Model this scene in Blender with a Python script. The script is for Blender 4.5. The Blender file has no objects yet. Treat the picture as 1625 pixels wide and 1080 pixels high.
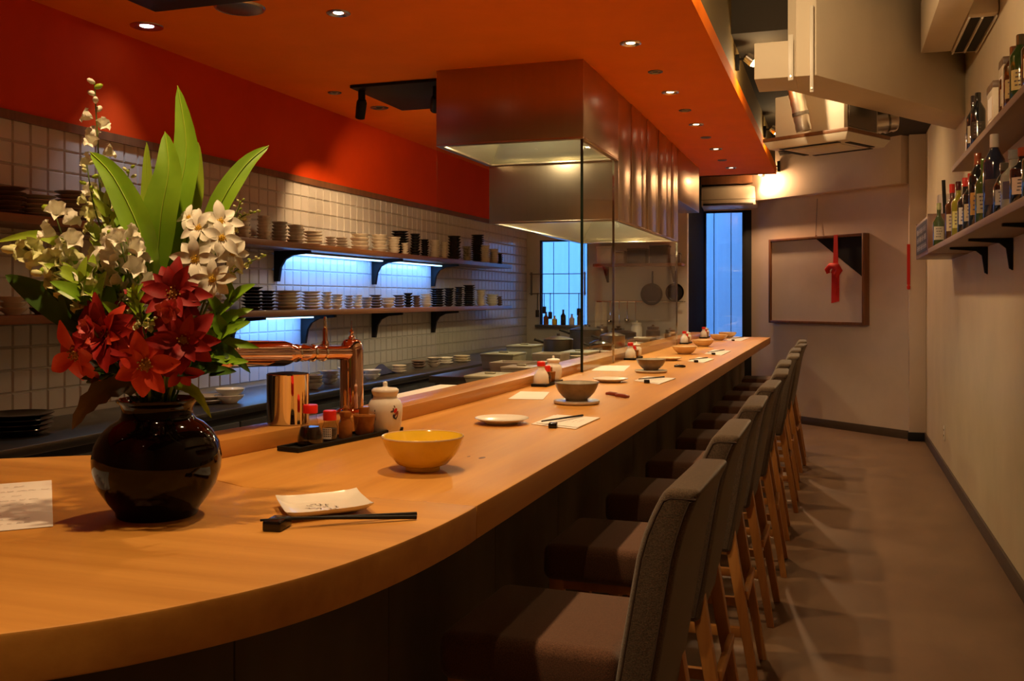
import bpy, bmesh, math, random
from mathutils import Vector, Matrix
random.seed(7)
PI = math.pi
scene = bpy.context.scene
col = scene.collection

# ------------------------------------------------------------------ camera, sky, exposure
F, UC, HOR = 1540.0, 812.5, 474.0          # focal length and horizon in 1625x1080 pixels
YAW = math.atan(516.0 / 1540.0)
CS, SN = math.cos(YAW), math.sin(YAW)
EYE = 1.40
cam_d = bpy.data.cameras.new('camera')
cam_d.sensor_width = 36.0
cam_d.lens = F / 1625.0 * 36.0
cam_d.shift_y = (HOR - 540.0) / 1625.0
cam_d.clip_start = 0.02
cam = bpy.data.objects.new('camera', cam_d)
cam.location = (0, 0, EYE)
cam.rotation_euler = (PI / 2, 0, YAW)
col.objects.link(cam)
scene.camera = cam

world = bpy.data.worlds.new('dusk')
scene.world = world
world.use_nodes = True
bg = world.node_tree.nodes['Background']
bg.inputs[0].default_value = (0.10, 0.34, 1.0, 1)
bg.inputs[1].default_value = 4.6

vs = scene.view_settings
vs.view_transform = 'Standard'
vs.look = 'None'
vs.gamma = 1.0
vs.use_curve_mapping = False
vs.exposure = 0.36

WARM = (1.0, 0.64, 0.31)
DOWN_W, KITCH_W, TRACK_W, WALL_W, HOOD_W, LED_W = 57.0, 50.0, 32.0, 25.0, 12.0, 4.2


def spot(name, loc, target, watts, color, angle=100, blend=0.6, radius=0.03, parent=None):
    l = bpy.data.lights.new(name, 'SPOT')
    l.energy = watts; l.color = color; l.spot_size = math.radians(angle); l.spot_blend = blend
    l.shadow_soft_size = radius
    o = bpy.data.objects.new(name, l); col.objects.link(o)
    d = Vector(target) - Vector(loc)
    o.rotation_euler = d.to_track_quat('-Z', 'Y').to_euler()
    if parent is not None:
        o.parent = parent; o.location = Vector(loc) - parent.location
    else:
        o.location = loc
    return o


def point(name, loc, watts, color, radius=0.03, parent=None):
    l = bpy.data.lights.new(name, 'POINT')
    l.energy = watts; l.color = color; l.shadow_soft_size = radius
    o = bpy.data.objects.new(name, l); col.objects.link(o)
    if parent is not None:
        o.parent = parent; o.location = Vector(loc) - parent.location
    else:
        o.location = loc
    return o


# ------------------------------------------------------------------ where a sight line meets the place
def ray(u, v):
    r = (u - UC) / F; w = (HOR - v) / F
    return Vector((r * CS - SN, r * SN + CS, w))


def at(u, v, z):
    d = ray(u, v); return Vector((0, 0, EYE)) + d * ((z - EYE) / d.z)


def atd(u, v, dist):
    return Vector((0, 0, EYE)) + ray(u, v) * dist


def atx(u, v, x):
    d = ray(u, v); return Vector((0, 0, EYE)) + d * (x / d.x)


def aty(u, v, y):
    d = ray(u, v); return Vector((0, 0, EYE)) + d * (y / d.y)


def depth(p):
    return -p[0] * SN + p[1] * CS


# ------------------------------------------------------------------ materials
def mat(name, color, rough=0.5, metal=0.0, var=0.0, scale=8.0, stretch=(1, 1, 1), bump=0.0, bscale=60.0,
        color2=None, spec=0.5, coat=0.0, emit=None, estr=0.0, trans=0.0, sss=0.0, rvar=0.0, detail=4.0, aniso=0.0, ior=1.45, sheen=0.0):
    m = bpy.data.materials.new(name); m.use_nodes = True
    nt = m.node_tree; b = nt.nodes['Principled BSDF']
    b.inputs['Base Color'].default_value = (*color, 1)
    b.inputs['Roughness'].default_value = rough
    b.inputs['Metallic'].default_value = metal
    b.inputs['Specular IOR Level'].default_value = spec
    b.inputs['Coat Weight'].default_value = coat
    b.inputs['Transmission Weight'].default_value = trans
    b.inputs['IOR'].default_value = ior
    b.inputs['Sheen Weight'].default_value = sheen
    if aniso:
        b.inputs['Anisotropic'].default_value = aniso
    if sss:
        b.inputs['Subsurface Weight'].default_value = sss
        b.inputs['Subsurface Radius'].default_value = (0.01, 0.008, 0.004)
    if emit:
        b.inputs['Emission Color'].default_value = (*emit, 1)
        b.inputs['Emission Strength'].default_value = estr
    tc = nt.nodes.new('ShaderNodeTexCoord')
    mp = nt.nodes.new('ShaderNodeMapping'); mp.inputs['Scale'].default_value = stretch
    nt.links.new(tc.outputs['Object'], mp.inputs['Vector'])
    if var or color2 or rvar:
        n = nt.nodes.new('ShaderNodeTexNoise'); n.inputs['Scale'].default_value = scale
        n.inputs['Detail'].default_value = detail; n.inputs['Roughness'].default_value = 0.6
        nt.links.new(mp.outputs[0], n.inputs['Vector'])
        rp = nt.nodes.new('ShaderNodeValToRGB')
        c2 = color2 or tuple(c * (1 - var) for c in color)
        c1 = color if color2 else tuple(min(1, c * (1 + var)) for c in color)
        rp.color_ramp.elements[0].position = 0.32; rp.color_ramp.elements[1].position = 0.68
        rp.color_ramp.elements[0].color = (*c2, 1); rp.color_ramp.elements[1].color = (*c1, 1)
        nt.links.new(n.outputs['Fac'], rp.inputs[0])
        if var or color2:
            nt.links.new(rp.outputs[0], b.inputs['Base Color'])
        if rvar:
            mr = nt.nodes.new('ShaderNodeMapRange')
            mr.inputs[3].default_value = max(0.02, rough - rvar); mr.inputs[4].default_value = min(1, rough + rvar)
            nt.links.new(n.outputs['Fac'], mr.inputs[0]); nt.links.new(mr.outputs[0], b.inputs['Roughness'])
    if bump:
        n2 = nt.nodes.new('ShaderNodeTexNoise'); n2.inputs['Scale'].default_value = bscale; n2.inputs['Detail'].default_value = 3
        nt.links.new(mp.outputs[0], n2.inputs['Vector'])
        bp = nt.nodes.new('ShaderNodeBump'); bp.inputs['Strength'].default_value = bump; bp.inputs['Distance'].default_value = 0.004
        nt.links.new(n2.outputs['Fac'], bp.inputs['Height']); nt.links.new(bp.outputs[0], b.inputs['Normal'])
    return m


def wood(name, light, dark, along='Y', scale=5.0, rough=0.35, coat=0.15):
    st = {'X': (0.25, 4, 4), 'Y': (4, 0.25, 4), 'Z': (5, 5, 0.3)}[along]
    m = mat(name, light, rough, color2=dark, scale=scale, stretch=st, bump=0.06, bscale=30, coat=coat, rvar=0.06, detail=7)
    return m


def pane_mat(name, tint=(1, 1, 1), refl=1.0):
    m = bpy.data.materials.new(name); m.use_nodes = True
    nt = m.node_tree; nt.nodes.clear()
    out = nt.nodes.new('ShaderNodeOutputMaterial'); mx = nt.nodes.new('ShaderNodeMixShader')
    tr = nt.nodes.new('ShaderNodeBsdfTransparent'); gl = nt.nodes.new('ShaderNodeBsdfGlossy'); fr = nt.nodes.new('ShaderNodeLayerWeight')
    fr.inputs[0].default_value = 0.5
    pw = nt.nodes.new('ShaderNodeMath'); pw.operation = 'POWER'; pw.inputs[1].default_value = 5.0
    ad = nt.nodes.new('ShaderNodeMath'); ad.operation = 'MULTIPLY_ADD'; ad.inputs[1].default_value = 0.96; ad.inputs[2].default_value = 0.04
    nt.links.new(fr.outputs['Facing'], pw.inputs[0]); nt.links.new(pw.outputs[0], ad.inputs[0])
    mu = nt.nodes.new('ShaderNodeMath'); mu.operation = 'MULTIPLY'; mu.inputs[1].default_value = refl; mu.use_clamp = True
    tr.inputs[0].default_value = (*tint, 1); gl.inputs['Roughness'].default_value = 0.02
    nt.links.new(ad.outputs[0], mu.inputs[0]); nt.links.new(mu.outputs[0], mx.inputs[0])
    nt.links.new(tr.outputs[0], mx.inputs[1]); nt.links.new(gl.outputs[0], mx.inputs[2]); nt.links.new(mx.outputs[0], out.inputs[0])
    return m


def emis(name, color, strength):
    return mat(name, (0.8, 0.8, 0.8), 0.4, emit=color, estr=strength)


M = {}
M['orange'] = mat('orange_paint', (0.93, 0.20, 0.003), 0.8, spec=0.15, var=0.04, scale=3)
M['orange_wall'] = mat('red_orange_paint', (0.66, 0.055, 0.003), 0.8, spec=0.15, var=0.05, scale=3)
M['plaster'] = mat('beige_plaster', (0.62, 0.51, 0.345), 0.85, var=0.05, scale=2.2, bump=0.15, bscale=14)
M['plaster_far'] = mat('pale_plaster', (0.66, 0.53, 0.42), 0.85, var=0.05, scale=2.5, bump=0.12, bscale=12)
M['cream'] = mat('cream_paint', (0.70, 0.60, 0.45), 0.75, var=0.04, scale=2)
M['kitchen_wall'] = mat('kitchen_paint', (0.55, 0.50, 0.42), 0.6, var=0.06, scale=3)
M['dark_ceiling'] = mat('dark_ceiling', (0.035, 0.027, 0.018), 0.9)
M['olive'] = mat('olive_brown_paint', (0.17, 0.115, 0.035), 0.7, var=0.06, scale=3)
M['floor'] = mat('brown_floor', (0.215, 0.13, 0.075), 0.45, color2=(0.145, 0.085, 0.048), scale=2.2, stretch=(1.6, 0.9, 1), bump=0.05, bscale=25, rvar=0.1, detail=9)
M['base'] = mat('baseboard_brown', (0.075, 0.05, 0.033), 0.5, var=0.1)
M['tile'] = mat('glazed_tile', (0.58, 0.535, 0.48), 0.16, var=0.04, scale=5, bump=0.05, bscale=9)
M['grout'] = mat('grout', (0.43, 0.40, 0.35), 0.9)
M['tub'] = mat('tub_plastic', (0.40, 0.39, 0.29), 0.4)
M['recess'] = mat('recess_black', (0.006, 0.0055, 0.005), 0.95, spec=0.05)
M['bounce_floor'] = mat('pale_bounce_floor', (0.72, 0.68, 0.60), 0.6, var=0.05, scale=6)  # pale so the unseen floor throws light up
M['counter_x'] = wood('counter_wood_near', (0.63, 0.305, 0.058), (0.47, 0.205, 0.033), 'X', 3.2, rough=0.46, coat=0)
M['counter_y'] = wood('counter_wood_long', (0.61, 0.295, 0.055), (0.48, 0.208, 0.034), 'Y', 3.0, rough=0.46, coat=0)
M['edge_wood'] = wood('ledge_wood', (0.54, 0.255, 0.055), (0.43, 0.18, 0.036), 'Y', 4.0, rough=0.34)
M['shelf_wood'] = wood('shelf_wood', (0.22, 0.085, 0.028), (0.15, 0.055, 0.018), 'Y', 5.0, rough=0.4)
M['shelf_light'] = wood('pale_shelf_wood', (0.30, 0.19, 0.12), (0.23, 0.145, 0.09), 'Y', 5.0, rough=0.55, coat=0)
M['leg_wood'] = wood('stool_leg_wood', (0.52, 0.235, 0.062), (0.40, 0.165, 0.042), 'Z', 6.0, rough=0.4)
M['frame_wood'] = wood('frame_wood', (0.22, 0.09, 0.035), (0.15, 0.06, 0.024), 'Z', 6.0, rough=0.45)
M['concrete'] = mat('dark_panel', (0.115, 0.095, 0.06), 0.8, color2=(0.07, 0.058, 0.038), scale=3, stretch=(1, 1, 0.5), bump=0.2, bscale=18)
M['fabric'] = mat('brown_grey_fabric', (0.15, 0.105, 0.068), 0.95, color2=(0.06, 0.042, 0.028), scale=340, bump=0.45, bscale=480, sheen=0.3, spec=0.2)
M['fabric_red'] = mat('reddish_brown_fabric', (0.17, 0.08, 0.045), 0.95, color2=(0.07, 0.032, 0.019), scale=340, bump=0.45, bscale=480, sheen=0.3, spec=0.2)
M['piping'] = mat('seam_piping', (0.06, 0.04, 0.03), 0.9)
M['steel'] = mat('brushed_steel', (0.50, 0.40, 0.32), 0.3, metal=1.0, stretch=(1, 1, 0.02), var=0.02, scale=40)
M['steel_in'] = mat('hood_lining', (0.60, 0.58, 0.48), 0.35, metal=0.9)
M['steel_dark'] = mat('worktop_steel', (0.20, 0.185, 0.165), 0.36, metal=1.0)
M['chrome'] = mat('chrome', (0.82, 0.80, 0.78), 0.06, metal=1.0)
M['copper'] = mat('polished_copper', (0.74, 0.47, 0.36), 0.06, metal=1.0)
M['black'] = mat('matt_black', (0.012, 0.011, 0.01), 0.6, spec=0.25)
M['black_gloss'] = mat('black_lacquer', (0.011, 0.009, 0.008), 0.15)
M['cabinet'] = mat('dark_cabinet', (0.028, 0.026, 0.025), 0.45)
M['vase'] = mat('dark_glaze', (0.004, 0.0015, 0.001), 0.05, spec=0.3, color2=(0.007, 0.002, 0.0014), scale=4)
M['white_ceramic'] = mat('white_ceramic', (0.80, 0.76, 0.68), 0.16, var=0.03)
M['cream_ceramic'] = mat('cream_ceramic', (0.70, 0.60, 0.46), 0.25, var=0.06, scale=14)
M['grey_ceramic'] = mat('grey_ceramic', (0.43, 0.37, 0.30), 0.3, var=0.12, scale=18)
M['dark_ceramic'] = mat('black_ceramic', (0.018, 0.015, 0.013), 0.15)
M['brown_ceramic'] = mat('brown_ceramic', (0.16, 0.10, 0.065), 0.3, var=0.15, scale=18)
M['mottle_ceramic'] = mat('mottled_ceramic', (0.42, 0.34, 0.20), 0.25, color2=(0.10, 0.075, 0.04), scale=30)
M['yellow_ceramic'] = mat('yellow_glaze', (0.84, 0.56, 0.04), 0.14, var=0.06, scale=10, coat=0.5)
M['bowl_out'] = mat('grey_brown_glaze', (0.26, 0.20, 0.13), 0.3, color2=(0.15, 0.115, 0.075), scale=16)
M['bowl_in'] = mat('speckled_pale_glaze', (0.55, 0.53, 0.44), 0.2, var=0.1, scale=40)
M['tan_ceramic'] = mat('tan_ceramic', (0.72, 0.50, 0.26), 0.22, var=0.06, scale=12)
M['paper'] = mat('paper', (0.80, 0.75, 0.70), 0.8, var=0.02)
M['ink'] = mat('ink', (0.10, 0.07, 0.07), 0.8)
M['pale_ink'] = mat('pale_ink', (0.35, 0.26, 0.25), 0.8)
M['white_plastic'] = mat('white_plastic', (0.74, 0.70, 0.60), 0.35)
M['board'] = mat('cutting_board', (0.82, 0.78, 0.68), 0.5)
M['red_plastic'] = mat('red_plastic', (0.72, 0.022, 0.012), 0.3)
M['soy'] = mat('soy_sauce', (0.012, 0.004, 0.002), 0.08)
M['pepper'] = mat('ground_pepper', (0.10, 0.055, 0.022), 0.8, color2=(0.03, 0.015, 0.006), scale=200)
M['brown_glass'] = mat('amber_glass', (0.34, 0.13, 0.03), 0.12, color2=(0.22, 0.075, 0.016), scale=30)
M['clear'] = pane_mat('clear_glass', (0.90, 0.91, 0.89), 2.0)
M['pane'] = pane_mat('screen_glass', (0.95, 0.96, 0.92), 0.36)
M['edge_glass'] = mat('glass_edge', (0.01, 0.02, 0.014), 0.1)
M['red_charm'] = mat('red_cord', (0.62, 0.02, 0.012), 0.7)
M['chop_red'] = mat('red_brown_lacquer', (0.26, 0.055, 0.03), 0.3)
M['ac_white'] = mat('appliance_white', (0.72, 0.66, 0.55), 0.4)
M['duct'] = mat('foil_duct', (0.66, 0.62, 0.56), 0.3, metal=1.0, bump=0.3, bscale=40)
M['canvas'] = mat('pale_canvas', (0.62, 0.52, 0.46), 0.85, var=0.05, scale=3)
M['plank'] = mat('outdoor_plank', (0.80, 0.82, 0.86), 0.7, color2=(0.70, 0.73, 0.79), scale=5, stretch=(3, 3, 0.2))
M['plank_gap'] = mat('plank_gap', (0.05, 0.06, 0.08), 0.9)
M['lamp_lit'] = emis('lamp_lit', (1.0, 0.78, 0.5), 14.0)
M['lamp_yellow'] = emis('lamp_yellow', (1.0, 0.66, 0.25), 18.0)
M['lamp_cool'] = emis('lamp_cool', (0.62, 0.75, 1.0), 12.0)
M['led'] = emis('led_strip', (0.35, 0.68, 1.0), 3.0)
M['hood_lamp'] = emis('hood_lamp', (1.0, 0.9, 0.55), 9.0)
M['ring'] = mat('lamp_ring', (0.55, 0.50, 0.45), 0.25, metal=1.0)
M['leaf'] = mat('leaf_green', (0.27, 0.47, 0.022), 0.4, color2=(0.15, 0.32, 0.014), scale=6, sss=0.25)
M['leaf_light'] = mat('leaf_yellow_green', (0.42, 0.55, 0.05), 0.4, color2=(0.28, 0.44, 0.03), scale=6, sss=0.1)
M['leaf_dark'] = mat('leaf_dark_green', (0.07, 0.16, 0.02), 0.4, color2=(0.04, 0.10, 0.012), scale=8)
M['leaf_brown'] = mat('leaf_bronze', (0.12, 0.075, 0.04), 0.5, color2=(0.07, 0.05, 0.025), scale=10)
M['stem'] = mat('stem_green', (0.11, 0.17, 0.03), 0.5)
M['petal_white'] = mat('petal_white', (0.90, 0.87, 0.74), 0.5, var=0.03, sss=0.1)
M['petal_cream'] = mat('petal_cream_green', (0.56, 0.64, 0.20), 0.5, color2=(0.78, 0.76, 0.46), scale=12, sss=0.15)
M['petal_red'] = mat('petal_red', (0.40, 0.008, 0.006), 0.6, color2=(0.22, 0.004, 0.004), scale=16, sss=0.08)
M['petal_orange'] = mat('petal_orange_red', (0.72, 0.075, 0.022), 0.5, color2=(0.55, 0.025, 0.012), scale=16, sss=0.08)
M['petal_pink'] = mat('petal_pink_red', (0.72, 0.12, 0.12), 0.5, var=0.15, scale=16)
M['flower_heart'] = mat('flower_heart', (0.42, 0.22, 0.04), 0.8, var=0.3, scale=80)
M['yellow_heart'] = mat('yellow_heart', (0.75, 0.48, 0.04), 0.8, var=0.2, scale=80)


# ------------------------------------------------------------------ mesh builder
class MB:
    def __init__(s):
        s.v = []; s.f = []

    def add(s, vs_, fs, mtx=None):
        k = len(s.v)
        s.v += [tuple(mtx @ Vector(p)) if mtx is not None else tuple(p) for p in vs_]
        s.f += [tuple(i + k for i in f) for f in fs]
        return s

    def box(s, lo, hi, mtx=None):
        x0, y0, z0 = lo; x1, y1, z1 = hi
        return s.add([(x0, y0, z0), (x1, y0, z0), (x1, y1, z0), (x0, y1, z0), (x0, y0, z1), (x1, y0, z1), (x1, y1, z1), (x0, y1, z1)],
                     [(0, 3, 2, 1), (4, 5, 6, 7), (0, 1, 5, 4), (1, 2, 6, 5), (2, 3, 7, 6), (3, 0, 4, 7)], mtx)

    def hexa(s, bottom, top):
        return s.add(list(bottom) + list(top), [(0, 3, 2, 1), (4, 5, 6, 7), (0, 1, 5, 4), (1, 2, 6, 5), (2, 3, 7, 6), (3, 0, 4, 7)])

    def prism(s, pts, z0, z1):
        n = len(pts)
        return s.add([(x, y, z0) for x, y in pts] + [(x, y, z1) for x, y in pts],
                     [tuple(reversed(range(n))), tuple(range(n, 2 * n))] + [(i, (i + 1) % n, n + (i + 1) % n, n + i) for i in range(n)])

    def extr(s, pts3, vec):
        n = len(pts3); w = Vector(vec)
        return s.add([tuple(p) for p in pts3] + [tuple(Vector(p) + w) for p in pts3],
                     [tuple(reversed(range(n))), tuple(range(n, 2 * n))] + [(i, (i + 1) % n, n + (i + 1) % n, n + i) for i in range(n)])

    def lathe(s, prof, c=(0, 0, 0), n=24, mtx=None, sx=1.0, sy=1.0):
        vs_ = []; fs = []; rows = []
        for r, z in prof:
            if r < 1e-6:
                rows.append([len(vs_)]); vs_.append((c[0], c[1], c[2] + z))
            else:
                k = len(vs_); rows.append([k + i for i in range(n)])
                for i in range(n):
                    a = 2 * PI * i / n
                    vs_.append((c[0] + sx * r * math.cos(a), c[1] + sy * r * math.sin(a), c[2] + z))
        for a, b in zip(rows, rows[1:]):
            for i in range(n):
                j = (i + 1) % n
                if len(a) == 1 and len(b) == 1: continue
                if len(a) == 1: fs.append((a[0], b[j], b[i]))
                elif len(b) == 1: fs.append((a[i], a[j], b[0]))
                else: fs.append((a[i], a[j], b[j], b[i]))
        return s.add(vs_, fs, mtx)

    def tube(s, pts, rad, n=10, cap=True):
        pts = [Vector(p) for p in pts]
        if not hasattr(rad, '__len__'): rad = [rad] * len(pts)
        vs_ = []; fs = []
        prev = None
        for i, p in enumerate(pts):
            t = (pts[min(i + 1, len(pts) - 1)] - pts[max(i - 1, 0)]).normalized()
            if prev is None:
                a = Vector((0, 0, 1)) if abs(t.z) < 0.9 else Vector((1, 0, 0))
                prev = t.cross(a).normalized()
            nn = (prev - t * prev.dot(t)).normalized(); prev = nn
            bb = t.cross(nn)
            for k in range(n):
                a = 2 * PI * k / n
                vs_.append(tuple(p + (nn * math.cos(a) + bb * math.sin(a)) * rad[i]))
        for i in range(len(pts) - 1):
            for k in range(n):
                j = (k + 1) % n
                fs.append((i * n + k, i * n + j, (i + 1) * n + j, (i + 1) * n + k))
        if cap:
            fs.append(tuple(reversed(range(n)))); m = (len(pts) - 1) * n; fs.append(tuple(range(m, m + n)))
        return s.add(vs_, fs)

    def mesh(s, name, m, smooth=35):
        me = bpy.data.meshes.new(name)
        me.from_pydata(s.v, [], s.f); me.update()
        b = bmesh.new(); b.from_mesh(me); bmesh.ops.recalc_face_normals(b, faces=b.faces); b.to_mesh(me); b.free()
        if smooth:
            me.polygons.foreach_set('use_smooth', [True] * len(me.polygons))
            me.set_sharp_from_angle(angle=math.radians(smooth))
        me.materials.append(m)
        return me

    def build(s, name, m, parent=None, loc=(0, 0, 0), smooth=35, bevel=0.0, seg=2):
        me = s.mesh(name, m, smooth)
        if bevel:
            b = bmesh.new(); b.from_mesh(me)
            es = [e for e in b.edges if len(e.link_faces) == 2 and e.calc_face_angle(0) > 0.6]
            bmesh.ops.bevel(b, geom=es, offset=bevel, segments=seg, affect='EDGES', profile=0.5, clamp_overlap=True)
            b.to_mesh(me); b.free()
            me.polygons.foreach_set('use_smooth', [True] * len(me.polygons))
            me.set_sharp_from_angle(angle=math.radians(40))
        return obj(name, me, parent, loc)


def obj(name, me, parent=None, loc=(0, 0, 0), rot=None):
    o = bpy.data.objects.new(name, me); col.objects.link(o)
    if parent is not None: o.parent = parent
    o.location = loc
    if rot: o.rotation_euler = rot
    return o


def empty(name, loc=(0, 0, 0), rz=0.0):
    o = bpy.data.objects.new(name, None); col.objects.link(o); o.location = loc; o.rotation_euler = (0, 0, rz)
    o.empty_display_size = 0.05
    return o


def tag(o, label, cat, group=None, kind=None):
    o['label'] = label; o['category'] = cat
    if group: o['group'] = group
    if kind: o['kind'] = kind
    return o


def struct(o, label=None):
    o['kind'] = 'structure'
    if label: o['label'] = label
    return o


def dup(root, loc=None, rz=None):
    r = root.copy(); col.objects.link(r)
    if loc is not None: r.location = loc
    if rz is not None: r.rotation_euler = (0, 0, rz)
    for ch in root.children:
        c = ch.copy(); col.objects.link(c); c.parent = r
        for g in ch.children:
            d = g.copy(); col.objects.link(d); d.parent = c
    return r


def catmull(pts, n=6):
    out = []
    P = [pts[0]] + list(pts) + [pts[-1]]
    for i in range(1, len(P) - 2):
        p0, p1, p2, p3 = [Vector(q) for q in P[i - 1:i + 3]]
        for k in range(n):
            t = k / n
            out.append(0.5 * ((2 * p1) + (p2 - p0) * t + (2 * p0 - 5 * p1 + 4 * p2 - p3) * t * t + (3 * p1 - p0 - 3 * p2 + p3) * t ** 3))
    out.append(Vector(pts[-1]))
    return out


ORD = ['first', 'second', 'third', 'fourth', 'fifth', 'sixth', 'seventh', 'eighth', 'ninth', 'tenth', 'eleventh', 'twelfth', 'thirteenth',
       'fourteenth', 'fifteenth', 'sixteenth', 'seventeenth', 'eighteenth', 'nineteenth', 'twentieth', 'twenty-first', 'twenty-second',
       'twenty-third', 'twenty-fourth', 'twenty-fifth', 'twenty-sixth', 'twenty-seventh', 'twenty-eighth', 'twenty-ninth', 'thirtieth']

# ------------------------------------------------------------------ the setting
XL, XR, YE, YD, ZC, ZT, YB = -3.34, 0.826, 10.5, 11.89, 2.705, 3.55, -1.6
DA, DB = Vector((0.684, 10.43)), Vector((-0.98, 11.89))        # the slanting end wall, from the pilaster to the door
DD = (DB - DA).normalized(); DN = Vector((-DD.y, DD.x))
if DN.y > 0: DN = -DN                                            # towards the room


def dwall(t, off, z):
    p = DA + DD * t + DN * off
    return Vector((p.x, p.y, z))


struct(MB().box((XL - 0.12, YB - 0.12, -0.1), (XR + 0.12, 13.4, 0)).build('floor', M['floor']))
struct(MB().box((XL, YB, 0), (-2.2, YE, 0.012)).build('floor_kitchen_bounce', M['bounce_floor']))  # unseen pale floor layer added to bounce light onto the orange ceiling
struct(MB().box((XR, YB, 0), (XR + 0.12, 12.5, ZT)).build('wall_right', M['plaster']))
struct(MB().box((XL - 0.12, YB - 0.12, 0), (XR + 0.12, YB, ZT)).build('wall_back', M['plaster']))
wl = struct(MB().box((XL - 0.12, YB, 0), (XL, YE, 2.17)).build('wall_left', M['grout']))
struct(MB().box((XL - 0.12, YB, 2.17), (XL, YE, ZC + 0.09)).build('wall_left_upper', M['orange_wall']))
struct(MB().box((XL, YB, 2.16), (XL + 0.022, YE, 2.20)).build('trim_1', M['frame_wood']))
# glazed tiles: the nearest 299 singly, those beyond joined
TP, TR = 0.0977, 13
tm = MB()
g = 0.002
tm.add([(0, g, g), (0, TP - g, g), (0, TP - g, TP - g), (0, g, TP - g), (0.008, g + 0.005, g + 0.005), (0.008, TP - g - 0.005, g + 0.005),
        (0.008, TP - g - 0.005, TP - g - 0.005), (0.008, g + 0.005, TP - g - 0.005)],
       [(4, 5, 6, 7), (0, 1, 5, 4), (1, 2, 6, 5), (2, 3, 7, 6), (3, 0, 4, 7)])
tmesh = tm.mesh('tile', M['tile'], 0)
rest = MB()
ncol = int((YE - 3.05) / TP)
for c in range(-10, ncol):
    for r in range(TR):
        y, z = 3.05 + c * TP, 0.90 + r * TP
        if 0 <= c < 23:
            o = obj('tile', tmesh, wl, (XL, y, z))
            o.rotation_euler = (0, random.uniform(-.006, .006), random.uniform(-.012, .012))
        else:
            j = random.uniform(-.0006, .0006)
            rest.add([(a + XL + j, b + y, d + z) for a, b, d in tm.v], tm.f)
ro = rest.build('wall_tiles', M['tile'], wl, smooth=0); ro['kind'] = 'stuff'
# ceilings
struct(MB().box((XL - 0.12, YB, ZC), (-0.603, YE, ZC + 0.085)).build('ceiling', M['orange']))
struct(MB().box((-0.70, YB, ZC + 0.085), (-0.615, YE, ZT)).build('wall_fascia', M['olive']))
struct(MB().box((-1.75, YE - 0.08, ZC + 0.0), (-0.615, YE, ZT)).build('wall_fascia_end', M['olive']))
struct(MB().box((-1.75, YB - 0.12, ZT), (XR + 0.12, 12.6, ZT + 0.1)).build('ceiling_upper', M['dark_ceiling']))
# slanting end wall, its upper bulkhead and the pilaster
m = MB(); L = (DB - DA).length
m.prism([tuple(dwall(-0.15, 0, 0).xy), tuple(dwall(L, 0, 0).xy), tuple(dwall(L, -0.15, 0).xy), tuple(dwall(-0.15, -0.15, 0).xy)], 0, ZT)
struct(m.build('wall_far', M['plaster_far']))
m = MB()
m.prism([tuple(dwall(0.0, 0.13, 0).xy), tuple(dwall(L - 0.02, 0.13, 0).xy), tuple(dwall(L - 0.02, -0.02, 0).xy), tuple(dwall(0.0, -0.02, 0).xy)], 2.545, ZT)
struct(m.build('wall_far_bulkhead', M['plaster_far'], bevel=0.004))
struct(MB().box((0.675, 10.33, 0), (XR + 0.02, 10.7, ZT)).build('wall_pilaster', M['plaster_far'], bevel=0.004))
m = MB(); m.prism([tuple(dwall(0.0, 0.014, 0).xy), tuple(dwall(L, 0.014, 0).xy), tuple(dwall(L, -0.01, 0).xy), tuple(dwall(0.0, -0.01, 0).xy)], 0, 0.085)
struct(m.build('baseboard_far', M['base'], bevel=0.003))
struct(MB().box((XR - 0.014, YB, 0), (XR + 0.01, 10.33, 0.085)).build('baseboard_right', M['base'], bevel=0.003))
struct(MB().box((0.662, 10.316, 0), (XR, 10.34, 0.085)).build('baseboard_pilaster', M['black'], bevel=0.003))
# kitchen end wall with its window, then the recess with the glazed door
WX0, WX1, WZ0, WZ1 = -3.19, -2.63, 1.09, 2.06
m = MB()
m.box((XL - 0.12, YE, 0), (WX0, YE + 0.1, ZC + 0.085)); m.box((WX1, YE, 0), (-1.53, YE + 0.1, ZC + 0.085))
m.box((WX0, YE, 0), (WX1, YE + 0.1, WZ0)); m.box((WX0, YE, WZ1), (WX1, YE + 0.1, ZC + 0.085))
struct(m.build('wall_kitchen_end', M['kitchen_wall'], smooth=0))
struct(MB().box((-1.65, YE + 0.1, 0), (-1.53, YD + 0.05, ZT)).build('wall_recess', M['recess']))
struct(MB().box((-1.75, YD - 0.02, 2.46), (-0.9, YD + 0.1, ZT)).build('wall_over_door', M['plaster_far']))


def window(name, x0, x1, z0, z1, y, bar, label):
    fr = empty(name, ((x0 + x1) / 2, y, z0)); struct(fr, label)
    c = Vector(fr.location)
    for a, b in (((x0, y - 0.03, z0), (x0 + bar, y + 0.04, z1)), ((x1 - bar, y - 0.03, z0), (x1, y + 0.04, z1)),
                 ((x0 + bar, y - 0.03, z0), (x1 - bar, y + 0.04, z0 + bar)), ((x0 + bar, y - 0.03, z1 - bar), (x1 - bar, y + 0.04, z1))):
        MB().box(tuple(Vector(a) - c), tuple(Vector(b) - c)).build('frame_bar', M['black'], fr, bevel=0.003)
    MB().box(tuple(Vector((x0 + bar, y, z0 + bar)) - c), tuple(Vector((x1 - bar, y + 0.006, z1 - bar)) - c)).build('glass_pane', M['clear'], fr, smooth=0)
    return fr


window('window_1', WX0, WX1, WZ0, WZ1, YE + 0.05, 0.014, 'kitchen window with dark frame and blue dusk behind it')
window('door_1', -1.53, -0.955, 0.02, 2.46, YD + 0.03, 0.022, 'tall dark-framed glazed door with blue dusk behind it')
d1 = bpy.data.objects['door_1']
MB().box((0.165, -0.04, 0), (0.2875, 0.05, 2.44)).build('door_stile', M['black'], d1, bevel=0.003)
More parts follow.
